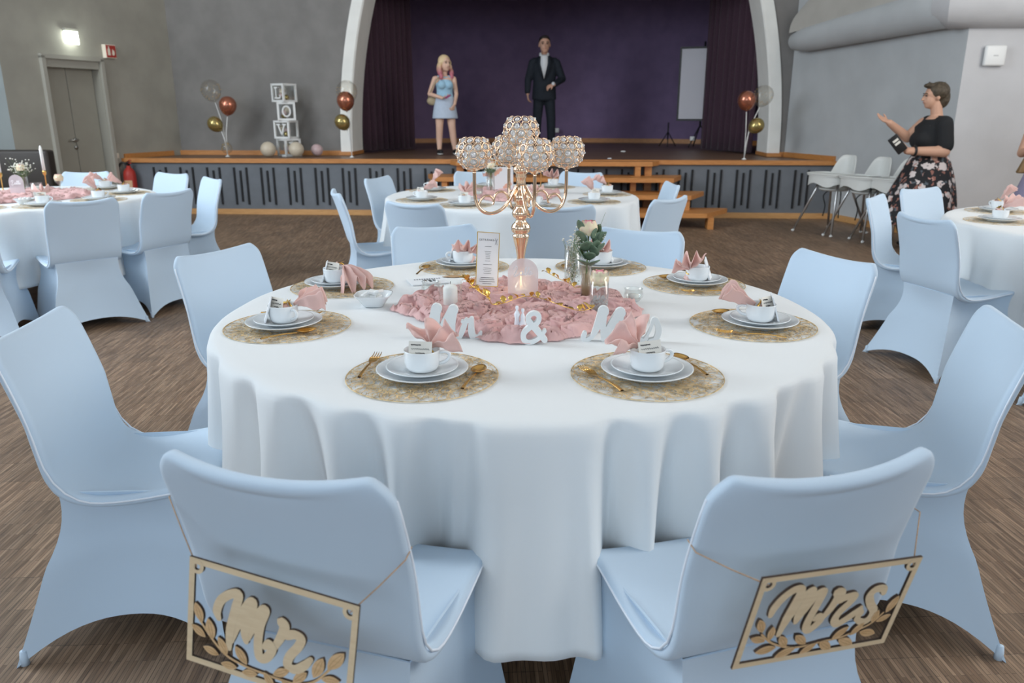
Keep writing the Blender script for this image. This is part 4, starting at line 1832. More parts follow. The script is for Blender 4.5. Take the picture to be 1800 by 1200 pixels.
ZD = .432
bead_cup(cd, (0, 0, .497))
for k, a in enumerate((12, 102, 192, 282)):
    a = a + 3
    ca, sa = math.cos(R(a)), math.sin(R(a))

    def pol(r_, z_):
        return (r_ * ca, r_ * sa, z_)
    arm = MB()
    arm.tube(catmull([pol(.158, ZD - .004), pol(.158, ZD - .06), pol(.155, ZD - .095), pol(.143, ZD - .125), pol(.120, ZD - .142), pol(.092, ZD - .143), pol(.064, ZD - .130),
                      pol(.042, ZD - .105), pol(.026, ZD - .078), pol(.014, ZD - .055)], 5), .0058, 10)
    arm.build('arm', M_rosegold, cd)
    sc_ = MB()
    sc_.tube(catmull([pol(.146, ZD - .118), pol(.136, ZD - .098), pol(.120, ZD - .086), pol(.103, ZD - .090), pol(.094, ZD - .104), pol(.097, ZD - .115)], 5), .0040, 8)
    sc_.tube(catmull([pol(.094, ZD - .104), pol(.088, ZD - .084), pol(.072, ZD - .074), pol(.055, ZD - .079), pol(.044, ZD - .098), pol(.046, ZD - .112)], 5), .0040, 8)
    sc_.build('heart_scroll', M_rosegold, cd)
    bead_cup(cd, (.158 * ca, .158 * sa, ZD))


# -------------------------------------------------- flowers
def petal_mesh(w, h, curl, cup):
    mb = MB()

    def fn(s, t):
        x = (s - .5) * 2
        ww = w * math.sin(PI * (.12 + .80 * t)) ** .7
        y = cup * (1 - x * x) * (1 - .3 * t) - curl * t ** 3
        return (x * ww, -y, h * t - .15 * h * x * x * t)
    mb.grid(fn, 8, 8)
    return mb.mesh('petal')


pt_in = petal_mesh(.010, .024, -.004, .006)
pt_mid = petal_mesh(.015, .030, .003, .008)
pt_out = petal_mesh(.019, .032, .013, .009)
for m_, mm in ((pt_in, M_rose_pink), (pt_mid, M_rose_blush), (pt_out, M_rose_cream)):
    m_.materials.append(mm)


def rose(parent, loc, sc=1.0, pink=.5):
    hrt = MB().lathe([(0, 0), (.010, .003), (.013, .012), (.010, .024), (.005, .028), (0, .027)], 14).build('rose_heart', M_rose_pink, parent, loc=loc)
    hrt.scale = (sc, sc, sc)
    for k in range(5):
        o = link('petal', pt_in, hrt)
        o.matrix_local = Matrix.Rotation(k * 1.257, 4, 'Z') @ Matrix.Translation((0, -.006, .004)) @ Matrix.Rotation(R(-2), 4, 'X')
    for k in range(6):
        o = link('petal', pt_mid, hrt)
        o.matrix_local = Matrix.Rotation(k * 1.047 + .4, 4, 'Z') @ Matrix.Translation((0, -.009, -.001)) @ Matrix.Rotation(R(10), 4, 'X')
    for k in range(7):
        o = link('petal', pt_out, hrt)
        o.matrix_local = Matrix.Rotation(k * .898 + .9, 4, 'Z') @ Matrix.Translation((0, -.011, -.004)) @ Matrix.Rotation(R(20), 4, 'X')
    return hrt


def gypso(parent, loc, n, spread, seed, base=(0, 0, 0), size=.0032):
    rnd = random.Random(seed)
    fl, st_ = MB(), MB()
    for k in range(n):
        p = Vector((rnd.gauss(0, spread[0]), rnd.gauss(0, spread[1]), rnd.gauss(0, spread[2]))) + Vector(loc)
        fl.ball(p, size * rnd.uniform(.7, 1.3), 6, 4, (1, 1, .8))
        st_.tube([Vector(base) + (p - Vector(base)) * .35, p], .0005, 3, caps=False)
    a = fl.build('gypsophila_blooms', M_bloom, parent)
    a['kind'] = 'stuff'
    b = st_.build('gypsophila_stems', M_stem, parent)
    b['kind'] = 'stuff'


def leaf_disc(w, h):
    mb = MB()

    def fn(s, t):
        x = (s - .5) * 2
        ww = w * math.sin(PI * min(1, .06 + .94 * t)) ** .55
        return (x * ww, .18 * w * x * x - .10 * h * t * t, h * t)
    mb.grid(fn, 6, 8)
    m = bake(mb.mesh('leaf'), [('SOLIDIFY', dict(thickness=.0006))])
    m.materials.clear()
    m.materials.append(M_green)
    return m


euc = leaf_disc(.0185, .036)
M_gglass = M_glass


def jar(parent, r, h, name='glass', th=.002, flute=0, flutes=0, n=40):
    pr = [(0, 0), (r * .93, 0), (r, .004), (r, h), (r - th, h), (r - th, .010), (0, .008)]
    return MB().lathe(pr, n, flute=flute, flutes=flutes).build(name, M_glass, parent)


# tall bubbly glass with gypsophila and fairy lights
va = thing('tall_glass_vase', 'tall bubbly glass with tiny white blooms inside, behind the roses', 'vase', (.215, 2.72, TZ + .012))
jar(va, .029, .150)
gypso(va, (0, 0, .085), 70, (.010, .010, .034), 4, (0, 0, .01), .0026)
gypso(va, (.012, -.005, .175), 34, (.020, .016, .014), 5, (0, 0, .06), .0034)
bd = MB()
rnd = random.Random(3)
for k in range(90):
    a, q, z = rnd.uniform(0, 6.28), .025 * math.sqrt(rnd.random()), rnd.uniform(.012, .12)
    bd.ball((q * math.cos(a), q * math.sin(a), z), rnd.uniform(.002, .004), 6, 4)
o = bd.build('glass_pearls', M_crystal, va)
o['kind'] = 'stuff'
MB().tube([(.0, 0, .02), (.012, .004, .05), (-.008, -.006, .08), (.010, -.004, .11)], .0009, 5).build('fairy_light_wire', M_gold, va)

# ribbed vase with rose, eucalyptus and gypsophila
vb = thing('rose_vase', 'ribbed glass vase holding a cream rose with eucalyptus and tiny white blooms', 'vase', (.247, 2.545, TZ + .010))
jar(vb, .0165, .118, flute=.05, flutes=16, n=64)
MB().tube([(0, 0, .012), (.002, 0, .12), (.004, 0, .215)], .0026, 6).build('rose_stem', M_stem, vb)
MB().lathe([(0, .012), (.0135, .012), (.0135, .085), (0, .085)], 24).build('stem_water', mat('amber_stems', (.42, .30, .16), .5), vb)
rose(vb, (.004, -.002, .225), 1.35)
eu_rnd = random.Random(9)
for k, (x, y, z, yaw, tl) in enumerate(((.030, -.018, .165, 40, 55), (.040, -.005, .185, 70, 60), (.022, -.025, .150, 10, 70), (.045, .002, .215, 80, 40), (.010, -.026, .135, -10, 95),
                                        (-.014, -.022, .140, -35, 95), (-.028, -.010, .225, -80, 40), (.028, -.024, .205, 30, 40), (.048, -.010, .160, 75, 75), (-.022, -.018, .190, -50, 60),
                                        (.020, -.020, .115, 20, 120), (-.008, -.024, .118, -20, 125), (.050, -.004, .195, 90, 85), (-.004, -.028, .165, -8, 80))):
    o = link('eucalyptus_leaf', euc, vb)
    o.matrix_local = Matrix.Translation((x * .75, y * .8, z)) @ Matrix.Rotation(R(yaw), 4, 'Z') @ Matrix.Rotation(R(tl * .55 - 10), 4, 'X') @ Matrix.Rotation(R(eu_rnd.uniform(-50, 50)), 4, 'Z') @ Matrix.Scale(eu_rnd.uniform(1.0, 1.4), 4)
MB().tube([(0, 0, .10), (.015, -.010, .15), (.034, -.008, .21)], .0014, 5).build('eucalyptus_stem', M_stem, vb)
gypso(vb, (-.028, -.014, .198), 46, (.014, .010, .016), 7, (0, 0, .12), .0030)
gypso(vb, (.050, .004, .205), 22, (.007, .008, .022), 8, (0, 0, .12), .0024)

# crystal tumbler with a floating rose
vc = thing('rose_tumbler', 'cut crystal tumbler with a pink and cream rose head floating in it', 'vase', (.268, 2.33, TZ + .010))
jar(vc, .0290, .138)
bd = MB()
rnd = random.Random(5)
for k in range(220):
    a, q, z = rnd.uniform(0, 6.28), .026 * math.sqrt(rnd.random()), rnd.uniform(.010, .058)
    bd.ball((q * math.cos(a), q * math.sin(a), z), rnd.uniform(.0022, .0036), 5, 4)
o = bd.build('crystal_pebbles', M_crystal, vc)
o['kind'] = 'stuff'
rose(vc, (0, 0, .104), 1.30)
for k in range(6):
    o = link('sepal', euc, vc)
    o.matrix_local = Matrix.Translation((0, 0, .105)) @ Matrix.Rotation(k * 1.047, 4, 'Z') @ Matrix.Rotation(R(100), 4, 'X') @ Matrix.Diagonal((.30, .5, .7, 1))
# small votive glasses
for (x, y, lab) in ((.408, 2.545, 'small ribbed votive glass at the right end of the pink runner'), (-.285, 2.66, 'small ribbed votive glass behind the white pillar candle')):
    vt = thing('votive_glass', lab, 'votive', (x, y, TZ + .004), 0, 'votive glasses')
    MB().lathe([(0, 0), (.020, 0), (.023, .004), (.031, .014), (.032, .022), (.028, .034), (.030, .040), (.031, .042), (.028, .042), (.026, .034), (.029, .022), (.022, .008), (0, .006)], 40, flute=.03, flutes=16).build('glass', M_glass, vt)
    MB().lathe([(0, .008), (.017, .008), (.018, .022), (0, .022)], 18).build('tea_light', M_wax, vt)
# pillar candle in a cylinder glass
pc = thing('pillar_candle', 'white pillar candle in a clear glass cylinder on the pink runner', 'candle', (-.192, 2.36, TZ + .012))
MB().lathe([(0, 0), (.0225, 0), (.0225, .078), (.018, .084), (.004, .090), (0, .090)], 28).build('wax_body', M_wax, pc)
MB().tube([(0, 0, .088), (.001, 0, .098)], .0008, 5).build('wick', M_ink, pc)
MB().lathe([(.030, 0), (.035, .002), (.036, .006), (.036, .098)], 40).build('glass_cylinder', M_glass, pc)
# bowl of sweets
bw = thing('square_bowl', 'white square china bowl of wrapped sweets left of the pink runner', 'bowl', (-.455, 2.49, TZ))
mb = MB()


def sq(r_, z, n=10):
    out = []
    for k in range(48):
        a = 2 * PI * k / 48 + .3
        c, s = math.cos(a), math.sin(a)
        q = r_ / (abs(c) ** 4 + abs(s) ** 4) ** .25
        out.append((q * c, q * s * .92, z))
    return out


rows = [sq(.030, 0), sq(.033, .003), sq(.050, .028), sq(.059, .037), sq(.061, .041), sq(.057, .040), sq(.047, .028), sq(.030, .006)]
vs = [p for r_ in rows for p in r_]
fs = [(j * 48 + i, j * 48 + (i + 1) % 48, (j + 1) * 48 + (i + 1) % 48, (j + 1) * 48 + i) for j in range(7) for i in range(48)]
fs += [tuple(range(47, -1, -1)), tuple(range(7 * 48, 8 * 48))]
mb.add(vs, fs)
mb.build('bowl_body', M_china, bw)
rnd = random.Random(8)
for k in range(9):
    a, q = k * .7, .026 * (k % 3) / 2
    w = tag(MB().rbox(0, 0, 0, .030, .020, .010, .003).build('wrapped_sweet', M_white, None), 'white wrapped sweet heaped in the square bowl', 'sweet', 'sweets in the square bowl')
    w.location = (-.455 + q * math.cos(a), 2.49 + q * math.sin(a), TZ + .024 + .0035 * k)
    w.rotation_euler = (rnd.uniform(-.4, .4), rnd.uniform(-.4, .4), rnd.uniform(0, 3))
# drinks menu card with gold edge
mn = thing('drinks_menu', 'tall white drinks menu card with gold edge standing in the pink runner', 'menu card', (-.085, 2.56, TZ + .055), R(14))
mn.rotation_euler = (R(-13), R(6), R(16))
MB().box(0, 0, .085, .076, .0014, .180).build('card', M_paper_white, mn, False)
eg = MB()
for x in (-.038, .038):
    eg.box(x, 0, .085, .0022, .0026, .182)
eg.box(0, 0, .175, .078, .0026, .0022)
eg.box(0, 0, -.005, .078, .0026, .0022)
eg.build('gold_border', M_goldleaf, mn, False)


def text_mesh(txt, size, name='lettering', m=None, extrude=.0002, align='CENTER', space=1.0):
    cu = bpy.data.curves.new('txt', 'FONT')
    cu.body = txt
    cu.size = size
    cu.align_x = align
    cu.extrude = extrude
    cu.space_character = space
    o = bpy.data.objects.new('txt', cu)
    COL.objects.link(o)
    bpy.context.view_layer.update()
    me = bpy.data.meshes.new_from_object(o.evaluated_get(bpy.context.evaluated_depsgraph_get()))
    bpy.data.objects.remove(o)
    me.name = name
    me.materials.clear()
    me.materials.append(m or M_ink)
    return me


hd = link('heading', text_mesh('GETRÄNKE', .0088, space=1.25), mn)
hd.matrix_local = Matrix.Translation((-.006, -.0010, .147)) @ Matrix.Rotation(R(90), 4, 'X')
ln = MB()
ln.m = Matrix.Translation((0, -.0010, 0)) @ Matrix.Rotation(R(90), 4, 'X')
rnd = random.Random(2)
for yy, w_, th in ((.128, .022, .0010), (.112, .022, .0006), (.106, .018, .0006), (.100, .016, .0006), (.094, .014, .0006), (.088, .016, .0006), (.080, .018, .0006), (.068, .030, .0010),
                   (.056, .026, .0006), (.050, .030, .0006), (.044, .022, .0006), (.038, .026, .0006), (.024, .044, .0012), (.018, .050, .0012), (.011, .054, .0012), (.004, .030, .0012)):
    n = 22
    ln.ribbon([(-w_ / 2 + w_ * i / n, yy + .0004 * math.sin(i * 2.3) * rnd.uniform(.3, 1.3)) for i in range(n + 1)], th, 0, .0002, sub=2)
o = ln.build('fine_print', M_ink, mn, False)
gl = MB()
gl.m = Matrix.Translation((0, -.0010, 0)) @ Matrix.Rotation(R(90), 4, 'X')
gl.ribbon([(.024, .136), (.027, .146), (.025, .156)], .0016, 0, .0002)
gl.ribbon([(.031, .135), (.029, .146), (.032, .155)], .0014, 0, .0002)
gl.ribbon([(.020, .148), (.024, .151), (.028, .148)], .0010, 0, .0002)
gl.build('dancing_glasses_drawing', mat('grey_ink', (.25, .26, .30), .7), mn, False)
# magazine and kraft tag
mz = thing('folded_newspaper', 'black and white booklet lying behind the white bowl, its print upside down', 'booklet', (-.315, 2.86, TZ), R(200))
for k in range(3):
    MB().box(.002 * k, .002 * k, .001 + .0018 * k, .14, .105, .0014).build('page', M_paper_white, mz, False)
pr_ = MB()
for k in range(11):
    pr_.box(-.05 + .0095 * k, -.026, .0059, .0055, .009, .0006)
for x, y, w_, h_ in ((-.022, .004, .012, .030), (-.006, .008, .010, .034), (.012, .000, .010, .024), (.004, -.008, .030, .006)):
    pr_.box(x, y, .0059, w_, h_, .0006)
pr_.build('printed_headline', M_ink, mz, False)
tag(MB().prism([(-.045, -.008), (-.02, .016), (.04, .014), (.05, -.006), (.0, -.016)], 0, .0015).build('kraft_tag', M_kraft, None, False, (-.225, 2.95, TZ + .001)), 'small brown kraft paper tag behind the booklet', 'paper tag')

# arched frosted sign with a lit tea light behind it
ds = thing('arched_table_sign', 'frosted arched acrylic table sign glowing from a tea light, before the candelabra', 'table sign', (.036, 2.50, TZ + .014))


def arch_plate(parent, w, h, th):
    poly = [(-w, 0)] + [(w * math.cos(PI - PI * k / 24), h - w + w * math.sin(PI - PI * k / 24)) for k in range(25)] + [(w, 0)]
    mb = MB()
    mb.m = Matrix.Rotation(R(90), 4, 'X')
    mb.prism(poly, -th / 2, th / 2)
    return mb.build('acrylic_arch', M_frost, parent, False)


def arch_script(parent, sx, sz, zoff):
    mb = MB()
    mb.m = Matrix.Translation((0, -.0030, zoff)) @ Matrix.Rotation(R(90), 4, 'X') @ Matrix.Diagonal((sx, sz, 1, 1))
    w = .09
    mb.ribbon([(-.95, .30), (-.85, .55), (-.62, .62), (-.58, .40), (-.75, .05), (-.92, -.25), (-.80, -.38), (-.55, -.25), (-.35, -.02)], w, 0, .0006)
    mb.ribbon([(-.02, .10), (-.20, .14), (-.34, -.08), (-.22, -.24), (-.06, -.02), (.0, .10), (-.04, -.20), (.10, -.14)], w, 0, .0006)
    mb.ribbon([(.10, -.14), (.30, .30), (.32, .55), (.22, .40), (.20, -.10), (.30, -.22), (.42, -.02), (.34, .06)], w, 0, .0006)
    mb.ribbon([(.42, -.10), (.60, .30), (.62, .55), (.52, .40), (.52, -.12), (.64, -.18)], w, 0, .0006)
    mb.ribbon([(.64, -.14), (.84, .04), (.78, .14), (.68, .0), (.74, -.20), (.98, -.06)], w, 0, .0006)
    return mb.build('script_lettering', M_print_white, parent, False)


arch_plate(ds, .050, .142, .004)
arch_script(ds, .032, .034, .095)
MB().rbox(0, .004, .003, .09, .030, .008, .002).build('stand', M_frost, ds)
tl_ = thing('glass_tea_light', 'lit amber tea light glass behind the frosted arch sign', 'tea light', (.030, 2.545, TZ + .014))
jar(tl_, .026, .050)
MB().lathe([(0, .009), (.022, .009), (.022, .030), (0, .030)], 20).build('wax', M_wax, tl_)
MB().lathe([(0, .030), (.004, .033), (.005, .040), (.002, .048), (0, .052)], 10).build('flame', M_warm, tl_)
lp = bpy.data.lights.new('tea_light_glow', 'POINT')
lp.energy = .09
lp.color = (1, .75, .42)
lp.shadow_soft_size = .012
lo = bpy.data.objects.new('tea_light_glow', lp)
COL.objects.link(lo)
lo.location = (.030, 2.545, TZ + .070)

# gold leaf garland
gd = thing('leaf_garland', 'thin gold wire garland with foil leaves winding over the pink runner', 'garland', (.0, 2.45, TZ))
gpts = catmull([(-.150, .09, .075), (-.145, .03, .085), (-.11, -.02, .065), (-.075, -.07, .055), (-.06, -.15, .052), (-.025, -.17, .060), (.04, -.10, .065), (.10, -.11, .058), (.15, -.17, .052), (.20, -.22, .050), (.24, -.20, .052)], 6)
MB().tube(gpts, .0012, 5).build('wire', M_goldleaf, gd)
gp2 = catmull([(.12, .26, .070), (.16, .18, .062), (.19, .12, .060), (.21, .06, .055)], 6)
MB().tube(gp2, .0012, 5).build('wire', M_goldleaf, gd)
gleaf = MB()
gleaf.grid(lambda s, t: ((s - .5) * .017 * math.sin(PI * min(1, t * .96 + .03)), .026 * t, .004 * math.sin(PI * t) + .10 * abs(s - .5) * .02), 4, 6)
gleaf_me = bake(gleaf.mesh('leaf'), [('SOLIDIFY', dict(thickness=.0005))])
gleaf_me.materials.clear()
gleaf_me.materials.append(M_goldleaf)
rnd = random.Random(12)
allp = gpts[::2] + gp2[::2]
for k, p in enumerate(allp + gpts[0:14:1]):
    o = link('leaf', gleaf_me, gd)
    o.matrix_local = Matrix.Translation(p) @ Matrix.Rotation(rnd.uniform(0, 6.28), 4, 'Z') @ Matrix.Rotation(rnd.uniform(-.2, 1.1), 4, 'X') @ Matrix.Scale(rnd.uniform(.7, 1.1), 4)

# ------------------------------------------------------------------ white standing letters
M_letter = mat('white_painted_wood', (.82, .85, .85), .45)


def standing(name, label, loc, rz, parts):
    t = thing(name, label, 'letters', loc, R(rz), 'standing letters')
    for nm, strokes in parts:
        mb = MB()
        mb.m = Matrix.Rotation(R(90), 4, 'X')
        for k_, (pts, w) in enumerate(strokes):
            mb.ribbon(pts, w, -.008 - .0002 * k_, .008 + .0002 * k_)
        mb.build(nm, M_letter, t, True, sharp=40)
    return t


def M_strokes(x0, s):
    def q(*p):
        return [(x0 + a * s, b * s) for a, b in p]
    return [(q((-.18, .22), (-.22, .06), (-.10, .03), (.06, .16), (.22, .52), (.36, .92)), [.14 * s, .15 * s, .13 * s, .13 * s, .24 * s, .33 * s]),
            (q((.36, .90), (.36, .5), (.40, .05)), [.26 * s, .18 * s, .17 * s]),
            (q((.40, .08), (.58, .45), (.86, .88)), [.14 * s, .22 * s, .32 * s]),
            (q((.86, .86), (.82, .4), (.84, .10), (.96, .04)), [.26 * s, .19 * s, .18 * s, .12 * s])]


def r_strokes(x0, s):
    def q(*p):
        return [(x0 + a * s, b * s) for a, b in p]
    return [(q((.0, .04), (.10, .30), (.20, .56)), [.13 * s, .18 * s, .13 * s]), (q((.08, .52), (.20, .50), (.32, .58)), [.10 * s, .08 * s, .10 * s]),
            (q((.36, .60), (.34, .30), (.40, .06), (.56, .04), (.64, .18)), [.13 * s, .20 * s, .21 * s, .16 * s, .09 * s])]


def s_strokes(x0, s):
    def q(*p):
        return [(x0 + a * s, b * s) for a, b in p]
    return [(q((.0, .06), (.14, .36), (.22, .66), (.30, .62), (.38, .36), (.32, .10), (.14, .04)), [.06 * s, .08 * s, .10 * s, .15 * s, .17 * s, .16 * s, .10 * s])]


LS = .093
standing('standing_word', 'white standing letters spelling Mr at the front of the pink runner', (-.245, 2.115, TZ), 0, (('letter_m', M_strokes(0, LS)), ('letter_r', r_strokes(.098, LS * 1.0))))
standing('standing_word', 'white standing letters spelling Mrs behind the Mrs cup', (.205, 2.09, TZ), -4, (('letter_m', M_strokes(.015, LS)), ('letter_r', r_strokes(.112, LS)), ('letter_s', s_strokes(.165, LS * 1.05))))
am = [([(.062, .012), (.040, .040), (.018, .066), (.020, .082), (.034, .088), (.046, .078), (.040, .060), (.018, .046), (.004, .030), (.006, .012), (.022, .006), (.044, .016), (.062, .038)],
       [.016, .018, .017, .012, .012, .013, .014, .015, .015, .015, .014, .012, .010])]
standing('standing_ampersand', 'white standing ampersand between the two words on the main table', (.028, 2.055, TZ), 0, (('letter_ampersand', [(p, w) for p, w in am]), ))
cf = thing('couple_figurine', 'tiny white bride and groom figurine behind the ampersand', 'figurine', (.022, 2.095, TZ + .028))
M_fig = mat('white_plastic', (.85, .87, .92), .4)
MB().lathe([(0, 0), (.006, 0), (.0075, .015), (.006, .034), (.0085, .046), (.005, .054), (.0025, .057), (.0045, .063), (.0040, .069), (0, .071)], 14, (-.008, 0, 0)).build('groom', M_fig, cf)
MB().lathe([(0, 0), (.017, 0), (.013, .012), (.006, .030), (.0065, .040), (.004, .047), (.0022, .050), (.0042, .055), (.0045, .061), (0, .064)], 14, (.008, -.002, 0)).build('bride', M_fig, cf)


# ------------------------------------------------------------------ laser-cut signs on the two front chairs
def homography(src):
    """maps the four source corners (tl, tr, br, bl) to the unit square"""
    dst = [(0, 1), (1, 1), (1, 0), (0, 0)]
    A, b = [], []
    for (x, y), (u, v) in zip(src, dst):
        A.append([x, y, 1, 0, 0, 0, -u * x, -u * y])
        b.append(u)
        A.append([0, 0, 0, x, y, 1, -v * x, -v * y])
        b.append(v)
    h = np.linalg.solve(np.array(A, float), np.array(b, float))
    return np.append(h, 1).reshape(3, 3)


def sign(chair, label, corners, letters, leaves, stem, loc, rot, wlet):
    Hm = homography(corners)
    W_, H_ = .305, .192

    def mp(p):
        q = Hm @ np.array([p[0], p[1], 1.0])
        return ((q[0] / q[2] - .5) * W_, (q[1] / q[2] - .5) * H_)
    t = thing('chair_sign', label, 'chair sign', (0, 0, 0), 0, 'chair signs')
    t.matrix_world = chair.matrix_basis @ Matrix.Translation(loc) @ Matrix.Rotation(R(rot[2]), 4, 'Z') @ Matrix.Rotation(R(rot[0]), 4, 'X') @ Matrix.Rotation(R(90), 4, 'X') @ Matrix.Rotation(R(rot[1]), 4, 'Z')
    th = .0045
    fr_ = MB()
    bw_ = .0105
    # frame of four bars with corner rings
    for x0, x1, y0, y1 in ((-W_ / 2, W_ / 2, H_ / 2 - bw_, H_ / 2), (-W_ / 2, W_ / 2, -H_ / 2, -H_ / 2 + bw_), (-W_ / 2, -W_ / 2 + bw_, -H_ / 2 + bw_, H_ / 2 - bw_), (W_ / 2 - bw_, W_ / 2, -H_ / 2 + bw_, H_ / 2 - bw_)):
        fr_.prism([(x0, y0), (x1, y0), (x1, y1), (x0, y1)], 0, th, 1)
    for sx in (-1, 1):
        cx, cy = sx * (W_ / 2 - .0145), H_ / 2 - .0145
        ring = [(cx + .0095 * math.cos(2 * PI * k / 20), cy + .0095 * math.sin(2 * PI * k / 20)) for k in range(21)]
        fr_.ribbon(ring, .0068, 0.0002, th + .0002, 1, sub=1)
    fr_.build('sign_frame', [M_plywood, M_burnt], t, False)
    for nm, strokes in letters:
        mb = MB()
        for k, pts in enumerate(strokes):
            q = [mp(p) for p in pts]
            n = len(q)
            ws = [wlet * (.62 if i in (0, n - 1) else 1.0) for i in range(n)]
            mb.ribbon(q, ws, 0, th + .0004 + .00005 * k, 1)
        mb.build(nm, [M_plywood, M_burnt], t, False)
    mb = MB()
    mb.ribbon([mp(p) for p in stem], .004, 0, th, 1)
    mb.build('branch', [M_leafwood, M_burnt], t, False)
    for (x, y, dx, dy) in leaves:
        a = Vector(mp((x - dx / 2, y - dy / 2)))
        b = Vector(mp((x + dx / 2, y + dy / 2)))
        d = b - a
        nn = Vector((-d.y, d.x))
        poly = []
        for k in range(9):
            f = k / 8
            poly.append(a + d * f + nn * .23 * math.sin(PI * f) ** .8)
        for k in range(7, 0, -1):
            f = k / 8
            poly.append(a + d * f - nn * .23 * math.sin(PI * f) ** .8)
        lf = MB()
        lf.prism([(p.x, p.y) for p in poly], 0, th + .0008, 1)
        o = lf.build('leaf', [M_leafwood, M_burnt], t, False)
        vn = MB()
        for off in (-.07, .07):
            vn.ribbon([tuple(a + d * f + nn * off * math.sin(PI * f)) for f in (.15, .4, .65, .88)], .0007, th + .0008, th + .0010, sub=3)
        vn.build('engraved_vein', M_burnt if False else mat('engraving', (.40, .24, .11), .8), o, False)
    return t


bpy.context.view_layer.update()
mrs_letters = (('letter_m', [[(345, 600), (365, 535), (430, 450), (520, 385), (585, 385), (560, 470), (500, 620), (455, 765)],
                             [(455, 750), (540, 580), (620, 450), (690, 390), (675, 450), (610, 580), (595, 660)],
                             [(600, 650), (650, 560), (740, 430), (800, 405), (770, 500), (715, 640), (705, 710), (740, 730), (800, 680), (825, 640), (800, 615), (775, 640)]]),
               ('letter_r', [[(825, 650), (900, 560), (950, 450), (935, 410), (980, 415), (975, 480), (1020, 460), (1110, 445), (1080, 500), (1000, 580), (965, 650), (1000, 685), (1060, 655), (1140, 600), (1200, 550)]]),
               ('letter_s', [[(1400, 430), (1385, 390), (1310, 395), (1265, 450), (1290, 520), (1335, 580), (1310, 645), (1250, 675), (1180, 650)], [(1190, 560), (1205, 600), (1180, 645)]]))
mrs_leaves = ((275, 685, 50, 110), (270, 800, 140, 30), (385, 750, -10, 120), (360, 890, 190, -40), (510, 820, 80, 90), (550, 918, 190, -80), (675, 812, 110, 80), (765, 890, 150, -90),
              (925, 870, 120, 70), (1050, 765, 150, -110), (1120, 845, 150, 50), (1210, 735, 120, -110), (1320, 770, 160, 20), (1365, 630, 40, -120), (1450, 645, 140, -60), (1510, 525, 100, -150))
mrs_stem = ((300, 760), (420, 840), (600, 880), (760, 865), (900, 835), (1050, 810), (1200, 755), (1340, 690), (1440, 600))
SG_MRS = sign(C_MRS, 'plywood sign reading Mrs with leaf border hung on the right front chair', ((205, 290), (1715, 120), (1520, 870), (85, 1050)), mrs_letters, mrs_leaves, mrs_stem, (-.012, -.024, .594), (11, -4, 0), .0158)
mr_letters = (('letter_m', [[(400, 605), (375, 540), (400, 450), (480, 395), (560, 395), (545, 520), (520, 700), (530, 860)],
                            [(540, 800), (600, 600), (660, 470), (700, 460), (690, 560), (655, 700), (680, 795)],
                            [(690, 770), (740, 620), (790, 520), (820, 530), (790, 650), (790, 800), (820, 920), (880, 925), (925, 850), (885, 800), (855, 835)]]),
              ('letter_r', [[(925, 860), (985, 740), (1000, 660), (970, 610), (1010, 640), (1025, 720), (1100, 712), (1165, 745), (1150, 810), (1085, 900), (1080, 975), (1150, 1005), (1220, 970), (1270, 915)]]))
mr_leaves = ((205, 560, 90, 180), (225, 720, 150, 110), (335, 700, 70, 190), (365, 890, 160, 70), (470, 840, 110, 150), (650, 915, 130, 160), (550, 1010, 160, 30), (750, 1065, 150, 10), (930, 1110, 110, 130),
             (1030, 1040, 140, -50), (1120, 1170, 150, 120), (1200, 1070, 110, -90), (1345, 980, 60, -170), (1310, 1190, 170, 130), (1465, 1075, 160, 10), (1485, 915, 120, -140))
mr_stem = ((230, 640), (380, 810), (520, 930), (700, 1010), (870, 1060), (1020, 1100), (1200, 1130), (1340, 1090), (1440, 990))
SG_MR = sign(C_MR, 'plywood sign reading Mr with leaf border hung on the left front chair', ((55, 75), (1610, 460), (1665, 1345), (135, 985)), mr_letters, mr_leaves, mr_stem, (.012, -.034, .566), (-5, -6, 0), .0160)
# jute strings from the signs round the sides of the backs
for sg_, ch, lab, zz in ((SG_MR, C_MR, 'thin jute string tying the Mr sign to its chair', (.735, .690)), (SG_MRS, C_MRS, 'thin jute string tying the Mrs sign to its chair', (.700, .700))):
    bpy.context.view_layer.update()
    t = thing('jute_string', lab, 'string', ch.location, 0, 'sign strings')
    inv = ch.matrix_basis
    for k, sx in enumerate((-1, 1)):
        a = sg_.matrix_world @ Vector((sx * (.1525 - .0145), .096 - .0145, .005))
        b = inv @ Vector((sx * .219, .042, zz[k]))
        c = inv @ Vector((sx * .216, .074, zz[k] + .004))
        MB().tube([p - Vector(ch.location) for p in (a, (a + b) / 2 + Vector((0, 0, -.002)), b, c)], .0011, 6).build('strand', M_twine, t)

# ------------------------------------------------------------------ balloons and LOVE boxes on the deck
M_b_copper = mat('chrome_copper_balloon', (.50, .19, .12), .22, .75)
M_b_gold = mat('chrome_gold_balloon', (.42, .33, .13), .22, .75)
M_b_cream = mat('cream_balloon', (.62, .54, .42), .35)
M_b_pink = mat('powder_pink_balloon', (.58, .42, .42), .35)
M_b_clear = glass_material('clear_balloon', (.97, .96, .93), .82, .06)


def balloon_mesh(r):
    pr = [(0, -r * 1.28), (r * .07, -r * 1.30), (r * .05, -r * 1.22)]
    for k in range(1, 15):
        a = -PI / 2 + PI * k / 14
        z = math.sin(a) * r
        q = math.cos(a) * r
        if z < 0:
            z *= 1.22
            q *= (1 - .10 * (-math.sin(a)) ** 2)
        pr.append((max(q, 0) if k < 14 else 0, z))
    return MB().lathe(pr, 24)


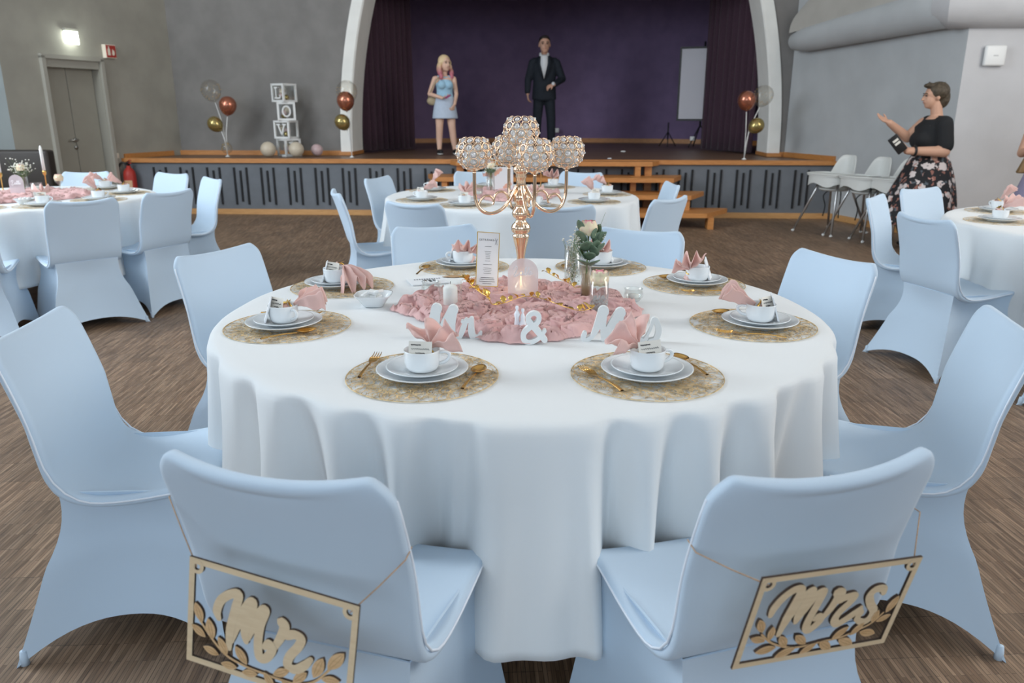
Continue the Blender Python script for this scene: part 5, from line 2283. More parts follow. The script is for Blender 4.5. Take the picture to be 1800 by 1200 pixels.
def balloon_stand(u, v, label, balls, clear_low=False):
    t = thing('balloon_stand', label, 'balloons', S(u, v, HS), 0, 'balloon stands')
    base = MB().lathe([(0, 0), (.03, 0), (.032, .008), (.012, .018), (.006, .03), (0, .03)], 18).build('base', M_white, t)
    for k, (dx, dz, r, m, lean) in enumerate(balls):
        o = balloon_mesh(r).build('balloon', m, t)
        o.location = (dx, -.02 * k, dz)
        o.rotation_euler = (0, R(lean), 0)
        tip = Vector((dx, -.02 * k, dz)) + Matrix.Rotation(R(lean), 3, 'Y') @ Vector((0, 0, -r * 1.27))
        MB().tube([(0, 0, .02), (tip.x * .25, tip.y * .25, max(.05, tip.z * .6)), tuple(tip)], .006, 6).build('stick', M_white, t)
        if m is M_b_clear:
            rnd = random.Random(k + int(u * 10))
            cf_ = MB()
            for q in range(46):
                a, b = rnd.uniform(0, 6.28), rnd.uniform(-1.2, .5)
                p = Vector((math.cos(a) * math.cos(b), math.sin(a) * math.cos(b), math.sin(b))) * r * .97
                cf_.ball(p, .008, 5, 3, (1, 1, .3))
            c_ = cf_.build('confetti', M_goldleaf, o)
            c_['kind'] = 'stuff'
    return t


balloon_stand(-4.06, .52, 'three balloons on sticks beside the LOVE boxes: clear, copper and gold',
              [(-.14, .90, .135, M_b_clear, -14), (.08, .70, .118, M_b_copper, 8), (-.12, .45, .102, M_b_gold, -40), (.02, .12, .075, M_b_clear, 170)])
balloon_stand(-2.26, .45, 'three balloons on sticks before the left arch pillar',
              [(-.02, .88, .142, M_b_clear, -4), (-.04, .76, .118, M_b_copper, -4), (-.10, .48, .102, M_b_gold, -30)])
balloon_stand(3.08, .30, 'three balloons on sticks before the right arch pillar',
              [(-.03, .76, .115, M_b_copper, -4), (.18, .82, .125, M_b_clear, 14), (.12, .44, .098, M_b_gold, 50)])
for u, v, r, m, lab in ((-3.46, .50, .105, M_b_cream, 'cream balloon lying left of the LOVE boxes'), (-3.05, .48, .105, M_b_cream, 'cream balloon lying before the lowest LOVE box'),
                        (-2.84, .75, .085, M_b_pink, 'powder pink balloon lying right of the LOVE boxes')):
    t = thing('loose_balloon', lab, 'balloon', S(u, v, HS + r * 1.0), 0, 'loose balloons')
    o = balloon_mesh(r).build('balloon_skin', m, t)
    o.rotation_euler = (R(100), 0, R(30))
    MB().lathe([(0, -.006), (.006, -.004), (.004, .004), (0, .006)], 8).build('knot', m, t, loc=(o.rotation_euler.to_matrix() @ Vector((0, 0, -r * 1.30))))

SERIF = {
    'L': [[(.30, .06), (.30, .94)], [(.16, .94), (.46, .94)], [(.16, .05), (.80, .05), (.82, .26)]],
    'O': [[(.5 + .34 * math.sin(a), .5 + .44 * math.cos(a)) for a in [2 * PI * k / 16 for k in range(17)]]],
    'V': [[(.16, .94), (.50, .06)], [(.84, .94), (.50, .06)], [(.04, .94), (.32, .94)], [(.70, .94), (.96, .94)]],
    'E': [[(.28, .06), (.28, .94)], [(.14, .94), (.78, .94), (.80, .76)], [(.14, .05), (.80, .05), (.82, .24)], [(.28, .5), (.64, .5)]],
}


def love_box(letter, z, yaw, label, dx=0.0):
    e = .245
    p = S(-3.235 + dx, .72, HS + z)
    t = thing('letter_box', label, 'letter box', p, R(yaw), 'LOVE boxes')
    fr_ = MB()
    w = .026
    h = e / 2 - w / 2
    for sx in (-1, 1):
        for sy in (-1, 1):
            fr_.box(sx * h, sy * h, e / 2, w, w, e)
            fr_.box(sx * h, 0, e / 2 + sy * h, w, e - w, w)
            fr_.box(0, sx * h, e / 2 + sy * h, e - w, w, w)
    fr_.build('box_frame', M_white, t, False)
    gm = MB().box(0, 0, e / 2, e - .012, e - .012, e - .012).build('clear_walls', M_glass, t, False)
    for side in (0,):
        lt = MB()
        lt.m = Matrix.Rotation(R(side), 4, 'Z') @ Matrix.Translation((-.075, -e / 2 + .004, .045)) @ Matrix.Rotation(R(90), 4, 'X')
        for st__ in SERIF[letter]:
            lt.ribbon([(a * .15, b * .155) for a, b in st__], .020, 0, .004, sub=2)
        lt.build('letter', M_white, t, False)
    rnd = random.Random(ord(letter))
    for k in range(4):
        m = (M_b_gold, M_b_pink, M_b_cream, M_b_clear)[k]
        MB().ball((rnd.uniform(-.045, .045), rnd.uniform(-.045, .045), .06 + .04 * k), .042, 14, 10).build('mini_balloon', m, t)
    return t


love_box('E', 0, 45, 'lowest white letter box, with the E, between the cream balloons')
love_box('V', .247, -17, 'white letter box with the V, second from the bottom', -.02)
love_box('O', .494, 17, 'white letter box with the O, second from the top')
love_box('L', .741, -33, 'topmost white letter box, with the L', -.01)


# ------------------------------------------------------------------ high chairs by the right wall
M_hc = mat('white_moulded_plastic', (.72, .73, .70), .4)
M_tube = mat('silver_tube', (.60, .60, .60), .3, .9)


def high_chair(x, y, yaw, label):
    t = thing('high_chair', label, 'high chair', (x, y, 0), R(yaw), 'high chairs')
    # local: faces +x

    def shell_(s, tt):
        # bucket: rear wall rises to a rounded back
        a = PI * (.5 + s)                      # half turn round the rear
        rr = .165
        back = max(0, math.sin(PI * s))
        z0, z1 = .50, .64 + .235 * smoothstep(.25, .95, back)
        return (-.02 + rr * 1.05 * math.cos(a) * (1 + .18 * tt), rr * math.sin(a) * (1 + .1 * tt), z0 + (z1 - z0) * tt)
    mb = MB()
    mb.grid(shell_, 24, 10)
    me = bake(mb.mesh('b'), [('SOLIDIFY', dict(thickness=.012))])
    me.materials.append(M_hc)
    link('backrest', me, t)
    MB().lathe([(0, .485), (.14, .485), (.165, .50), (.168, .515), (.15, .51), (0, .505)], 28).build('seat', M_hc, t)
    tr_ = MB()
    poly = [(.05 + .19 * math.cos(R(a)) * (1 if abs(a) < 90 else .6), .215 * math.sin(R(a))) for a in range(-180, 180, 12)]
    poly = [(.10 + .17 * (abs(math.cos(R(a))) ** .5) * (1 if math.cos(R(a)) >= 0 else -1), .225 * (abs(math.sin(R(a))) ** .5) * (1 if math.sin(R(a)) >= 0 else -1)) for a in range(0, 360, 12)]
    tr_.prism(poly, .655, .672)
    rim = [(p[0], p[1], .676) for p in poly]
    tr_.tube(rim, .009, 6, closed=True)
    tr_.build('tray', M_hc, t, True, sharp=40)
    ap_ = MB()
    ap_.grid(lambda s, q: (.10 + .165 * (abs(math.cos(PI * (s - .5))) ** .5), .22 * math.sin(PI * (s - .5)), .655 - q * (.10 + .02 * math.sin(s * 12))), 20, 3)
    ap_.build('tray_apron', M_hc, t)
    for sx, sy in ((1, 1), (1, -1), (-1, 1), (-1, -1)):
        lg = MB().tube([(sx * .10, sy * .13, .60), (sx * .13, sy * .15, .48), (sx * .29, sy * .27, .02)], .0135, 8).build('leg', M_tube, t)
        MB().ball((sx * .295, sy * .274, .014), .019, 10, 6, (1, 1, .75)).build('rubber_foot', M_white, lg)
    for sy in (-1, 1):
        MB().tube(catmull([(-.04, sy * .06, .50), (.02, sy * .12, .42), (.0, sy * .10, .30), (.01, sy * .11, .18)], 4), .007, 5).build('strap', M_black, t)
    return t


high_chair(3.70, 9.05, 208, 'white high chair nearest the stage, facing left')
high_chair(3.91, 8.66, 205, 'white high chair in the middle of the three')
high_chair(4.10, 8.40, 203, 'white high chair half hidden behind the floral skirt')


# ------------------------------------------------------------------ decoration of the other tables
def small_sign(x, y, lab, sc=1.0, rz=0):
    t = thing('arched_table_sign', lab, 'table sign', (x, y, TZ + .004), R(rz), 'arched table signs')
    arch_plate(t, .052 * sc, .145 * sc, .004)
    arch_script(t, .034 * sc, .034 * sc, .085 * sc)
    MB().rbox(0, .004, .003, .09 * sc, .03, .008, .002).build('stand', M_frost, t)


def flower_vase(x, y, lab, h=.13, rose_z=.19, seed=1, n=90):
    t = thing('flower_vase', lab, 'vase', (x, y, TZ + .004), 0, 'vases on the other tables')
    jar(t, .03, h)
    gypso(t, (0, 0, h + .07), n, (.038, .03, .026), seed, (0, 0, h - .03), .0052)
    rose(t, (.0, -.01, h + .055), 1.35)
    for k in range(5):
        o = link('leaf', euc, t)
        o.matrix_local = Matrix.Translation((0, 0, h + .01)) @ Matrix.Rotation(k * 1.25, 4, 'Z') @ Matrix.Translation((0, -.02, 0)) @ Matrix.Rotation(R(40), 4, 'X')
    MB().tube([(0, 0, .02), (0, 0, h + .05)], .003, 5).build('stem', M_stem, t)


def taper(x, y, zc0, lab):
    t = thing('taper_candle', lab, 'candle', (x, y, TZ + .003), 0, 'taper candles')
    MB().lathe([(0, 0), (.05, 0), (.05, .006), (.006, .010), (.004, .02), (.004, zc0 - .03), (.012, zc0 - .018), (.015, zc0), (.013, zc0 + .01), (0, zc0 + .01)], 20).build('candlestick', M_gold, t)
    MB().lathe([(0, zc0), (.0115, zc0), (.0115, zc0 + .17), (.006, zc0 + .195), (0, zc0 + .20)], 16).build('wax_taper', M_wax, t)


def cluster_runner(c, lab, seed, b=.40):
    bb_ = [b * (.85 + .3 * random.Random(seed * 50 + k).random()) for k in range(14)]
    tag(runner_mesh(c[0], c[1], bb_, seed, .036, .008, .10).build('gauze_runner', M_pink, None, True, (c[0], c[1], TZ)), lab, 'table runner', 'gauze runners')


cluster_runner(T2, 'crumpled pink gauze runner on the middle table', 2)
cluster_runner(T3, 'crumpled pink gauze runner on the left table', 3, .46)
cluster_runner(T4, 'crumpled pink gauze runner on the right table', 4, .42)
flower_vase(-.16, 5.95, 'glass vase of tiny white blooms and a cream rose on the middle table', .15, seed=21)
fb = thing('floral_card', 'white card with a soft peach floral print standing on the middle table', 'card', (-.07, 6.15, TZ + .02), R(8))
MB().box(0, 0, .09, .16, .004, .17).build('card', M_paper_white, fb, False)
fl_ = MB()
for k, (x, z, r) in enumerate(((-.045, .14, .020), (-.02, .155, .014), (.03, .03, .020), (.055, .045, .014), (-.06, .12, .012), (.01, .02, .012))):
    fl_.lathe([(0, 0), (r, 0), (r * .7, .0008), (0, .001)], 12, (x, 0, 0))
    for i in range(len(fl_.v) - 37, len(fl_.v)):
        pass
pr2 = MB()
pr2.m = Matrix.Translation((0, -.0022, 0)) @ Matrix.Rotation(R(90), 4, 'X')
for (x, z, r) in ((-.045, .14, .020), (-.02, .155, .014), (.03, .03, .020), (.055, .045, .014), (-.06, .12, .012), (.01, .02, .012)):
    pr2.lathe([(0, .001), (r * .6, .0008), (r, 0)], 12, (x, z, 0))
pr2.build('printed_flowers', mat('peach_print', (.78, .45, .34), .6), fb, False)
taper(-.03 + .25, 6.05, .20, 'white taper candle on a gold stick on the middle table')
for (x, y, lab) in ((.12, 5.62, 'small glass votive at the front of the middle table runner'), (-.24, 5.66, 'small glass votive at the left of the middle table runner')):
    vt = thing('votive_glass', lab, 'votive', (x, y, TZ + .03), 0, 'votive glasses')
    jar(vt, .03, .045)
    MB().lathe([(0, .01), (.022, .01), (.022, .028), (0, .028)], 16).build('tea_light', M_wax, vt)
taper(-3.635, 6.16, .155, 'white taper candle on a thin gold stick on the left table')
taper(-4.02, 6.22, .135, 'white taper candle on a gold stick cut by the left photo edge')
flower_vase(-3.79, 6.13, 'glass vase of tiny white blooms on the left table', .12, seed=31, n=150)
small_sign(-3.705, 5.90, 'frosted arched acrylic sign on the left table', 1.05, 0)
rg = thing('rose_glass', 'footed glass with a yellow and pink rose on the left table', 'glass', (-3.555, 6.20, TZ + .01))
MB().lathe([(0, 0), (.03, 0), (.006, .006), (.005, .04), (.03, .07), (.034, .11), (.032, .11), (.028, .072), (0, .05)], 20).build('goblet', M_glass, rg)
rose(rg, (0, 0, .085), 1.5)
pcl = thing('pillar_candle', 'white pillar candle in a glass at the front of the left table runner', 'candle', (-3.36, 5.57, TZ + .012))
MB().lathe([(0, 0), (.028, 0), (.028, .085), (.02, .092), (0, .094)], 20).build('wax_body', M_wax, pcl)
jar(pcl, .038, .115, 'glass_cylinder')
bw2 = thing('square_bowl', 'white china bowl of sweets at the front of the left table', 'bowl', (-3.327, 5.36, TZ))
o = MB()
o.add(vs_b := [p for r_ in rows for p in r_], [(j * 48 + i, j * 48 + (i + 1) % 48, (j + 1) * 48 + (i + 1) % 48, (j + 1) * 48 + i) for j in range(7) for i in range(48)] + [tuple(range(47, -1, -1)), tuple(range(7 * 48, 8 * 48))])
o.build('bowl_body', M_china, bw2)
sw_ = MB()
for k in range(8):
    sw_.ball((.028 * math.cos(k), .028 * math.sin(k), .034), .014, 8, 6)
q = sw_.build('sweets', M_white, bw2)
q['kind'] = 'stuff'
flower_vase(3.30, 4.48, 'glass vase with roses at the right photo edge', .10, seed=41, n=60)

# ------------------------------------------------------------------ people
def remesh(mb, voxel, smooth_it=4):
    me = mb.mesh('raw')
    out = bake(me, [('REMESH', dict(mode='VOXEL', voxel_size=voxel)), ('SMOOTH', dict(factor=.5, iterations=smooth_it))])
    out.polygons.foreach_set('use_smooth', [True] * len(out.polygons))
    out.materials.clear()
    return out


def chain(mb, pts):
    """pts: list of (x, y, z, r)"""
    for a, b in zip(pts[:-1], pts[1:]):
        mb.capsule(a[:3], a[3], b[:3], b[3], 12)


def hand(mb, w, d, palm_n, curl=25, size=1.0, thumb_side=1):
    """w wrist, d direction of the fingers, palm_n the way the palm faces"""
    w, d, n = Vector(w), Vector(d).normalized(), Vector(palm_n)
    n = (n - d * n.dot(d)).normalized()
    s = d.cross(n).normalized() * thumb_side
    k = size
    for j, off in enumerate((-.028, -.010, .009, .027)):
        mb.capsule(w + d * .01 * k + s * off * .55 * k, .013 * k, w + d * .075 * k + s * off * k, .0115 * k, 8)
    L = (.062, .072, .068, .052)
    for j, off in enumerate((.030, .010, -.010, -.029)):
        p = w + d * .080 * k + s * off * k
        c = R(curl)
        d1 = (d * math.cos(c) + n * math.sin(c))
        d2 = (d * math.cos(2.2 * c) + n * math.sin(2.2 * c))
        q = p + d1 * L[j] * .55 * k
        mb.capsule(p, .0092 * k, q, .0085 * k, 8)
        mb.capsule(q, .0085 * k, q + d2 * L[j] * .5 * k, .0070 * k, 8)
    tb = w + d * .030 * k + s * .026 * k
    t1 = tb + (d * .6 + s * .75 + n * .25).normalized() * .036 * k
    mb.capsule(tb, .0125 * k, t1, .010 * k, 8)
    mb.capsule(t1, .010 * k, t1 + (d * .85 + s * .35 + n * .3).normalized() * .028 * k, .0082 * k, 8)


def head(mb, c, h, yaw):
    """head of height h centred at c, facing -y turned by yaw (about z)"""
    rot = Matrix.Rotation(R(yaw), 3, 'Z')
    c = Vector(c)

    def P(x, y, z):
        return c + rot @ Vector((x * h, y * h, z * h))
    mb.ball(P(0, .05, .12), .40 * h, 18, 14, (.86, 1.05, .95), rot)
    mb.ball(P(0, -.10, -.14), .32 * h, 16, 12, (.86, .92, 1.1), rot)
    mb.ball(P(0, -.22, -.36), .13 * h, 12, 8, (1.2, .9, .9), rot)
    mb.capsule(P(0, -.405, .02), .035 * h, P(0, -.46, -.12), .055 * h, 8)
    for sx in (-1, 1):
        mb.ball(P(.335 * sx, .06, -.03), .10 * h, 8, 8, (.45, .8, 1.25), rot)
        mb.ball(P(.13 * sx, -.33, .10), .07 * h, 8, 6, (1.5, .7, .5), rot)
    mb.capsule(P(-.07, -.385, -.235), .028 * h, P(.07, -.385, -.235), .028 * h, 8)
    return P


def face(parent, P, h, rotz, lip, brow):
    ey = MB()
    for sx in (-1, 1):
        ey = MB().ball(P(.135 * sx, -.365, .035), .050 * h, 8, 6, (1.2, .7, .7))
        ey.build('eye', mat('eye_dark', (.06, .045, .04), .3), parent)
        MB().tube([P(.06 * sx, -.40, .115), P(.14 * sx, -.40, .135), P(.22 * sx, -.35, .11)], .018 * h, 6).build('eyebrow', brow, parent)
    MB().tube([P(-.10, -.375, -.235), P(0, -.400, -.228), P(.10, -.375, -.235)], .018 * h, 6).build('mouth', lip, parent)


def person_root(label, loc, rz):
    return thing('person', label, 'person', loc, R(rz))


M_lip = mat('lips', (.48, .17, .15), .5)
M_hair_brown = mat('short_brown_hair', (.045, .033, .020), .6, color2=(.10, .075, .048), noise_scale=40)
M_hair_dark = mat('dark_hair', (.02, .015, .014), .6)
M_navy = mat('navy_suit_cloth', (.012, .017, .026), .8, noise_amt=.15, noise_scale=20)
M_shirt = mat('white_shirt', (.74, .76, .78), .7)
M_skyblue = mat('sky_blue_knit', (.36, .58, .74), .85, noise_amt=.06, noise_scale=30)
M_skyskirt = mat('pale_blue_twill', (.50, .58, .70), .85, noise_amt=.05, noise_scale=30)
M_blacktop = mat('black_jersey', (.016, .017, .019), .85)
M_lav = mat('lavender_dress', (.30, .28, .40), .85)
M_bagbrown = mat('brown_bag_leather', (.20, .12, .05), .5, noise_amt=.2, noise_scale=30)
M_skin_w = mat('pale_skin', (.74, .48, .36), .55, subsurf=.08)
M_skin_m = mat('tanned_skin', (.66, .38, .27), .55, subsurf=.08)


def loft(mb, rings, n=28):
    """rings: (cx, cy, z, rx, ry)"""
    vs, fs = [], []
    for cx, cy, z, rx, ry in rings:
        for k in range(n):
            a = 2 * PI * k / n
            vs.append((cx + rx * math.cos(a), cy + ry * math.sin(a), z))
    for j in range(len(rings) - 1):
        for k in range(n):
            k2 = (k + 1) % n
            fs.append((j * n + k, j * n + k2, (j + 1) * n + k2, (j + 1) * n + k))
    fs.append(tuple(range(n - 1, -1, -1)))
    fs.append(tuple(range((len(rings) - 1) * n, len(rings) * n)))
    return mb.add(vs, fs)


# ---- man in a dark suit on the stage (faces the hall)
hm = 1.84
man = person_root('man in a dark navy suit and open white shirt standing on the stage', S(.345, 3.15, HS), -4)
b = MB()
P = head(b, (0, -.025, 1.660), .268, 6)
b.capsule((0, .01, 1.46), .062, (0, 0, 1.60), .058)
loft(b, [(0, 0, .88, .155, .11), (0, 0, 1.05, .15, .105), (0, 0, 1.25, .175, .115), (0, .005, 1.38, .165, .10), (0, .01, 1.45, .09, .065)])
b.capsule((-.155, .01, 1.395), .052, (.155, .01, 1.395), .052)
chain(b, [(-.190, .01, 1.37, .052), (-.265, .02, 1.12, .045), (-.275, -.03, .90, .032)])
hand(b, (-.275, -.035, .885), (.10, -.12, -1), (1, .1, 0), 30, 1.05, -1)
chain(b, [(.190, .01, 1.37, .052), (.295, .03, 1.13, .045), (.165, -.20, 1.035, .032)])
hand(b, (.160, -.205, 1.035), (-.85, -.25, -.35), (.05, .6, -.8), 30, 1.05, 1)
chain(b, [(-.09, .01, .90, .09), (-.11, -.01, .48, .06), (-.13, .02, .08, .045)])
chain(b, [(.09, .01, .90, .09), (.12, -.02, .48, .06), (.13, .0, .08, .045)])
me = remesh(b, .0075)
me.materials.append(M_skin_m)
body = link('body', me, man)
face(body, P, .268, 0, M_lip, M_hair_dark)
hr = MB()
hr.ball(P(0, .09, .20), .40 * .262, 18, 12, (.92, 1.02, .90))
hr.ball(P(0, -.16, .42), .18 * .262, 12, 8, (1.5, .9, .6))
hme = remesh(hr, .008, 2)
hme.materials.append(M_hair_dark)
link('hair', hme, man)
j = MB()
loft(j, [(0, .0, .80, .205, .135), (0, 0, .95, .195, .13), (0, 0, 1.08, .185, .125), (0, 0, 1.25, .205, .135), (0, .005, 1.38, .215, .125), (0, .012, 1.45, .15, .09), (0, .02, 1.50, .08, .075)])
j.capsule((-.165, .01, 1.400), .066, (.165, .01, 1.400), .066)
chain(j, [(-.195, .01, 1.375, .072), (-.268, .02, 1.12, .062), (-.278, -.025, .93, .050)])
chain(j, [(.195, .01, 1.375, .072), (.300, .03, 1.13, .062), (.19, -.17, 1.045, .050)])
jm = remesh(j, .010)
jm.materials.append(M_navy)
link('suit_jacket', jm, man)
# open shirt front: V of the shirt and the collar
sh = MB()
sh.add([(-.058, -.105, 1.475), (.058, -.105, 1.475), (.060, -.142, 1.36), (.0, -.150, 1.12), (-.060, -.142, 1.36), (-.05, -.06, 1.50), (.05, -.06, 1.50)], [(0, 1, 2, 3, 4), (5, 6, 1, 0)])
sh_me = bake(sh.mesh('s'), [('SOLIDIFY', dict(thickness=.012))])
sh_me.materials.append(M_shirt)
link('shirt_front', sh_me, man)
for sx in (-1, 1):
    cl = MB()
    cl.add([(sx * .030, -.125, 1.44), (sx * .085, -.100, 1.42), (sx * .078, -.06, 1.53), (sx * .050, -.075, 1.53)], [(0, 1, 2, 3)])
    cm_ = bake(cl.mesh('c'), [('SOLIDIFY', dict(thickness=.010))])
    cm_.materials.append(M_shirt)
    link('collar', cm_, man)
    lp_ = MB()
    lp_.add([(sx * .060, -.150, 1.37), (sx * .11, -.142, 1.38), (sx * .085, -.145, 1.25), (sx * .008, -.150, 1.09), (sx * .09, -.10, 1.48), (sx * .06, -.115, 1.48)], [(0, 1, 2, 3), (5, 4, 1, 0)])
    lm_ = bake(lp_.mesh('l'), [('SOLIDIFY', dict(thickness=.012))])
    lm_.materials.append(M_navy)
    link('lapel', lm_, man)
tr = MB()
loft(tr, [(0, 0, .78, .165, .12), (0, 0, .90, .165, .12), (0, 0, 1.02, .15, .11)])
chain(tr, [(-.085, .01, .86, .098), (-.112, -.01, .48, .078), (-.13, .02, .07, .066)])
chain(tr, [(.085, .01, .86, .098), (.122, -.02, .48, .078), (.13, .0, .07, .066)])
tm = remesh(tr, .010)
tm.materials.append(M_navy)
link('trousers', tm, man)
for x, y in ((-.13, -.03), (.135, -.05)):
    MB().ball((x, y, .035), .05, 14, 10, (.95, 2.6, .75)).build('shoe', M_black, man)
MB().ball((.255 - .1, -.215, 1.045), .03, 10, 8, (1, 1, 1)).build('shirt_cuff', M_shirt, man)

# ---- woman in pale blue on the stage
wa = person_root('woman with blond and pink hair in a pale blue top and mini skirt on stage', S(-1.06, 1.28, HS), 14)
wa.scale = (.925, .925, .925)
b = MB()
P = head(b, (.012, -.02, 1.375), .238, 22)
b.capsule((0, 0, 1.18), .045, (.008, -.005, 1.31), .043)
loft(b, [(0, 0, .74, .150, .105), (0, 0, .84, .14, .10), (0, 0, .95, .118, .085), (0, -.005, 1.06, .130, .10), (0, .0, 1.15, .135, .085), (0, .005, 1.20, .07, .055)])
b.ball((-.055, -.075, 1.06), .062, 12, 8)
b.ball((.055, -.075, 1.06), .062, 12, 8)
b.capsule((-.13, .0, 1.155), .042, (.13, .0, 1.155), .042)
chain(b, [(-.150, .0, 1.15, .042), (-.235, .02, .925, .034), (-.075, -.175, .865, .025)])
hand(b, (-.07, -.178, .865), (.9, -.3, .05), (.1, .3, 1), 45, .88, 1)
chain(b, [(.150, .0, 1.15, .042), (.185, -.01, .92, .033), (.135, -.12, .77, .025)])
hand(b, (.132, -.124, .765), (-.45, -.3, -.7), (-.6, .4, -.2), 40, .88, 1)
chain(b, [(-.08, .0, .76, .088), (-.095, -.01, .44, .058), (-.098, .03, .24, .050), (-.10, .02, .07, .034)])
chain(b, [(.075, .0, .76, .088), (.10, -.03, .44, .058), (.125, .0, .24, .050), (.15, .02, .07, .034)])
me = remesh(b, .0065)
me.materials.append(M_skin_w)
body = link('body', me, wa)
face(body, P, .238, 0, M_lip, mat('fair_brow', (.35, .22, .14), .7))
hr = MB()
hr.ball(P(0, .10, .16), .43 * .238, 18, 12, (.95, 1.0, .95))
for sx in (-1, 1):
    for k, (x, y, z, r_) in enumerate(((.36, .02, .05, .13), (.40, .0, -.25, .14), (.44, -.08, -.55, .16), (.40, -.16, -.82, .14))):
        hr.ball(P(sx * x, y, z), r_ * .238, 10, 8, (1, 1.1, 1.5))
hr.ball(P(0, .32, -.30), .32 * .238, 12, 10, (1.25, .8, 1.8))
hme = remesh(hr, .008, 2)
gm_ = bpy.data.materials.new('blond_to_pink_hair')
gm_.use_nodes = True
nt = gm_.node_tree
tc = nt.nodes.new('ShaderNodeTexCoord')
sx_ = nt.nodes.new('ShaderNodeSeparateXYZ')
rp = nt.nodes.new('ShaderNodeValToRGB')
mr_ = nt.nodes.new('ShaderNodeMapRange')
mr_.inputs['From Min'].default_value = 1.16
mr_.inputs['From Max'].default_value = 1.50
nt.links.new(tc.outputs['Object'], sx_.inputs[0])
nt.links.new(sx_.outputs['Z'], mr_.inputs['Value'])
nt.links.new(mr_.outputs[0], rp.inputs['Fac'])
rp.color_ramp.elements[0].color = (.52, .16, .20, 1)
rp.color_ramp.elements[0].position = .25
rp.color_ramp.elements[1].color = (.75, .56, .33, 1)
rp.color_ramp.elements[1].position = .62
nt.links.new(rp.outputs[0], nt.nodes['Principled BSDF'].inputs['Base Color'])
nt.nodes['Principled BSDF'].inputs['Roughness'].default_value = .55
hme.materials.append(gm_)
link('hair', hme, wa)
j = MB()
loft(j, [(0, 0, .84, .146, .105), (0, 0, .95, .124, .092), (0, -.005, 1.06, .137, .108), (0, .0, 1.14, .122, .088), (0, .0, 1.185, .085, .065)])
j.ball((-.055, -.080, 1.06), .068, 12, 8)
j.ball((.055, -.080, 1.06), .068, 12, 8)
j.capsule((-.085, .0, 1.160), .046, (.085, .0, 1.160), .046)
jm = remesh(j, .009)
jm.materials.append(M_skyblue)
link('sleeveless_top', jm, wa)
sk_ = MB()
loft(sk_, [(0, 0, .555, .205, .160), (0, 0, .60, .198, .152), (0, 0, .72, .178, .132), (0, 0, .82, .158, .115), (0, 0, .885, .138, .102)])
km = remesh(sk_, .010)
km.materials.append(M_skyskirt)
link('mini_skirt', km, wa)
for x, y in ((-.10, -.03), (.155, -.03)):
    sh_ = MB().ball((x, y, .042), .048, 14, 10, (1.0, 2.6, .95)).build('sneaker', M_black, wa)
    MB().ball((x, y, .018), .043, 14, 8, (1.08, 2.7, .42)).build('rubber_sole', M_white, sh_)
    MB().ball((x, y - .075, .045), .028, 10, 8, (1.1, 1.2, .8)).build('toe_cap', M_white, sh_)
bpy.context.view_layer.update()
hb_ = thing('belt_bag', 'small tan shoulder bag worn at the blue-skirted woman\'s hip', 'bag', wa.matrix_basis @ Vector((-.19, .03, .82)))
MB().ball((0, 0, 0), .075, 14, 10, (1.1, .6, .8)).build('pouch', mat('tan_bag', (.42, .34, .22), .6), hb_)
MB().tube(catmull([(-.06, 0, .04), (.02, -.10, .20), (.10, -.07, .32), (.15, .02, .36)], 4), .008, 6).build('strap', mat('tan_bag', (.42, .34, .22)), hb_)
ph = tag(MB().rbox(0, 0, 0, .03, .012, .09, .004).build('handheld_phone', mat('magenta_case', (.30, .05, .14), .4), None), 'small dark pink phone in the blue-skirted woman\'s hand', 'phone')
ph.location = wa.matrix_basis @ Vector((.015, -.225, .885))
ph.rotation_euler = (0, R(60), R(14))
tattoo = MB()
for k in range(7):
    tattoo.ball((-.087 - .006 * (k % 3), -.066 + .001 * k, .53 - .016 * k), .011, 6, 4, (1, .25, 1))
o = tattoo.build('thigh_tattoo', mat('tattoo_ink', (.10, .09, .09), .8), body)

# ---- woman by the right wall: black top, flowered skirt, pointing to the stage
wr_ = person_root('woman with short hair, black top and flowered skirt gesturing by the right wall', (4.20, 8.02, 0), 0)
# local: faces -x (towards the stage left), her back half turned to the camera
b = MB()
P = head(b, (-.030, .02, 1.495), .235, -97)
b.capsule((.02, .0, 1.28), .058, (-.005, .01, 1.42), .054)
loft(b, [(.0, 0, .84, .16, .17), (.0, 0, .95, .15, .16), (.0, 0, 1.10, .16, .175), (.01, .0, 1.22, .14, .19), (.02, 0, 1.31, .07, .10)])
b.ball((-.10, .05, 1.08), .085, 12, 8)
b.ball((-.10, -.06, 1.08), .085, 12, 8)
b.capsule((.02, -.17, 1.25), .062, (.02, .17, 1.25), .062)
# far arm raised towards the left, palm up
chain(b, [(-.02, .17, 1.24, .060), (-.17, .16, 1.10, .052), (-.40, .10, 1.245, .034)])
hand(b, (-.405, .10, 1.25), (-.9, .0, .42), (.1, -.55, .75), 8, 1.0, 1)
# near arm bent, holding the wallet phone
chain(b, [(.0, -.19, 1.22, .066), (.02, -.22, .98, .056), (-.33, -.20, .985, .036)])
hand(b, (-.34, -.20, .995), (-.75, .05, .55), (.3, .6, .2), 45, 1.0, 1)
chain(b, [(-.02, .09, .86, .11), (-.03, .09, .45, .07), (-.02, .09, .06, .04)])
chain(b, [(-.02, -.09, .86, .11), (-.03, -.09, .45, .07), (-.02, -.09, .06, .04)])
me = remesh(b, .0065)
me.materials.append(M_skin)
body = link('body', me, wr_)
face(body, P, .225, 0, M_lip, M_hair_brown)
hr = MB()
hr.ball(P(0, .14, .20), .45 * .235, 18, 12, (.96, 1.0, .92), Matrix.Rotation(R(-97), 3, 'Z'))
hr.ball(P(0, .34, -.05), .27 * .235, 12, 10, (1.1, 1.1, 1.6))
hr.ball(P(0, -.20, .44), .20 * .225, 12, 10, (1.5, 1.1, .6))
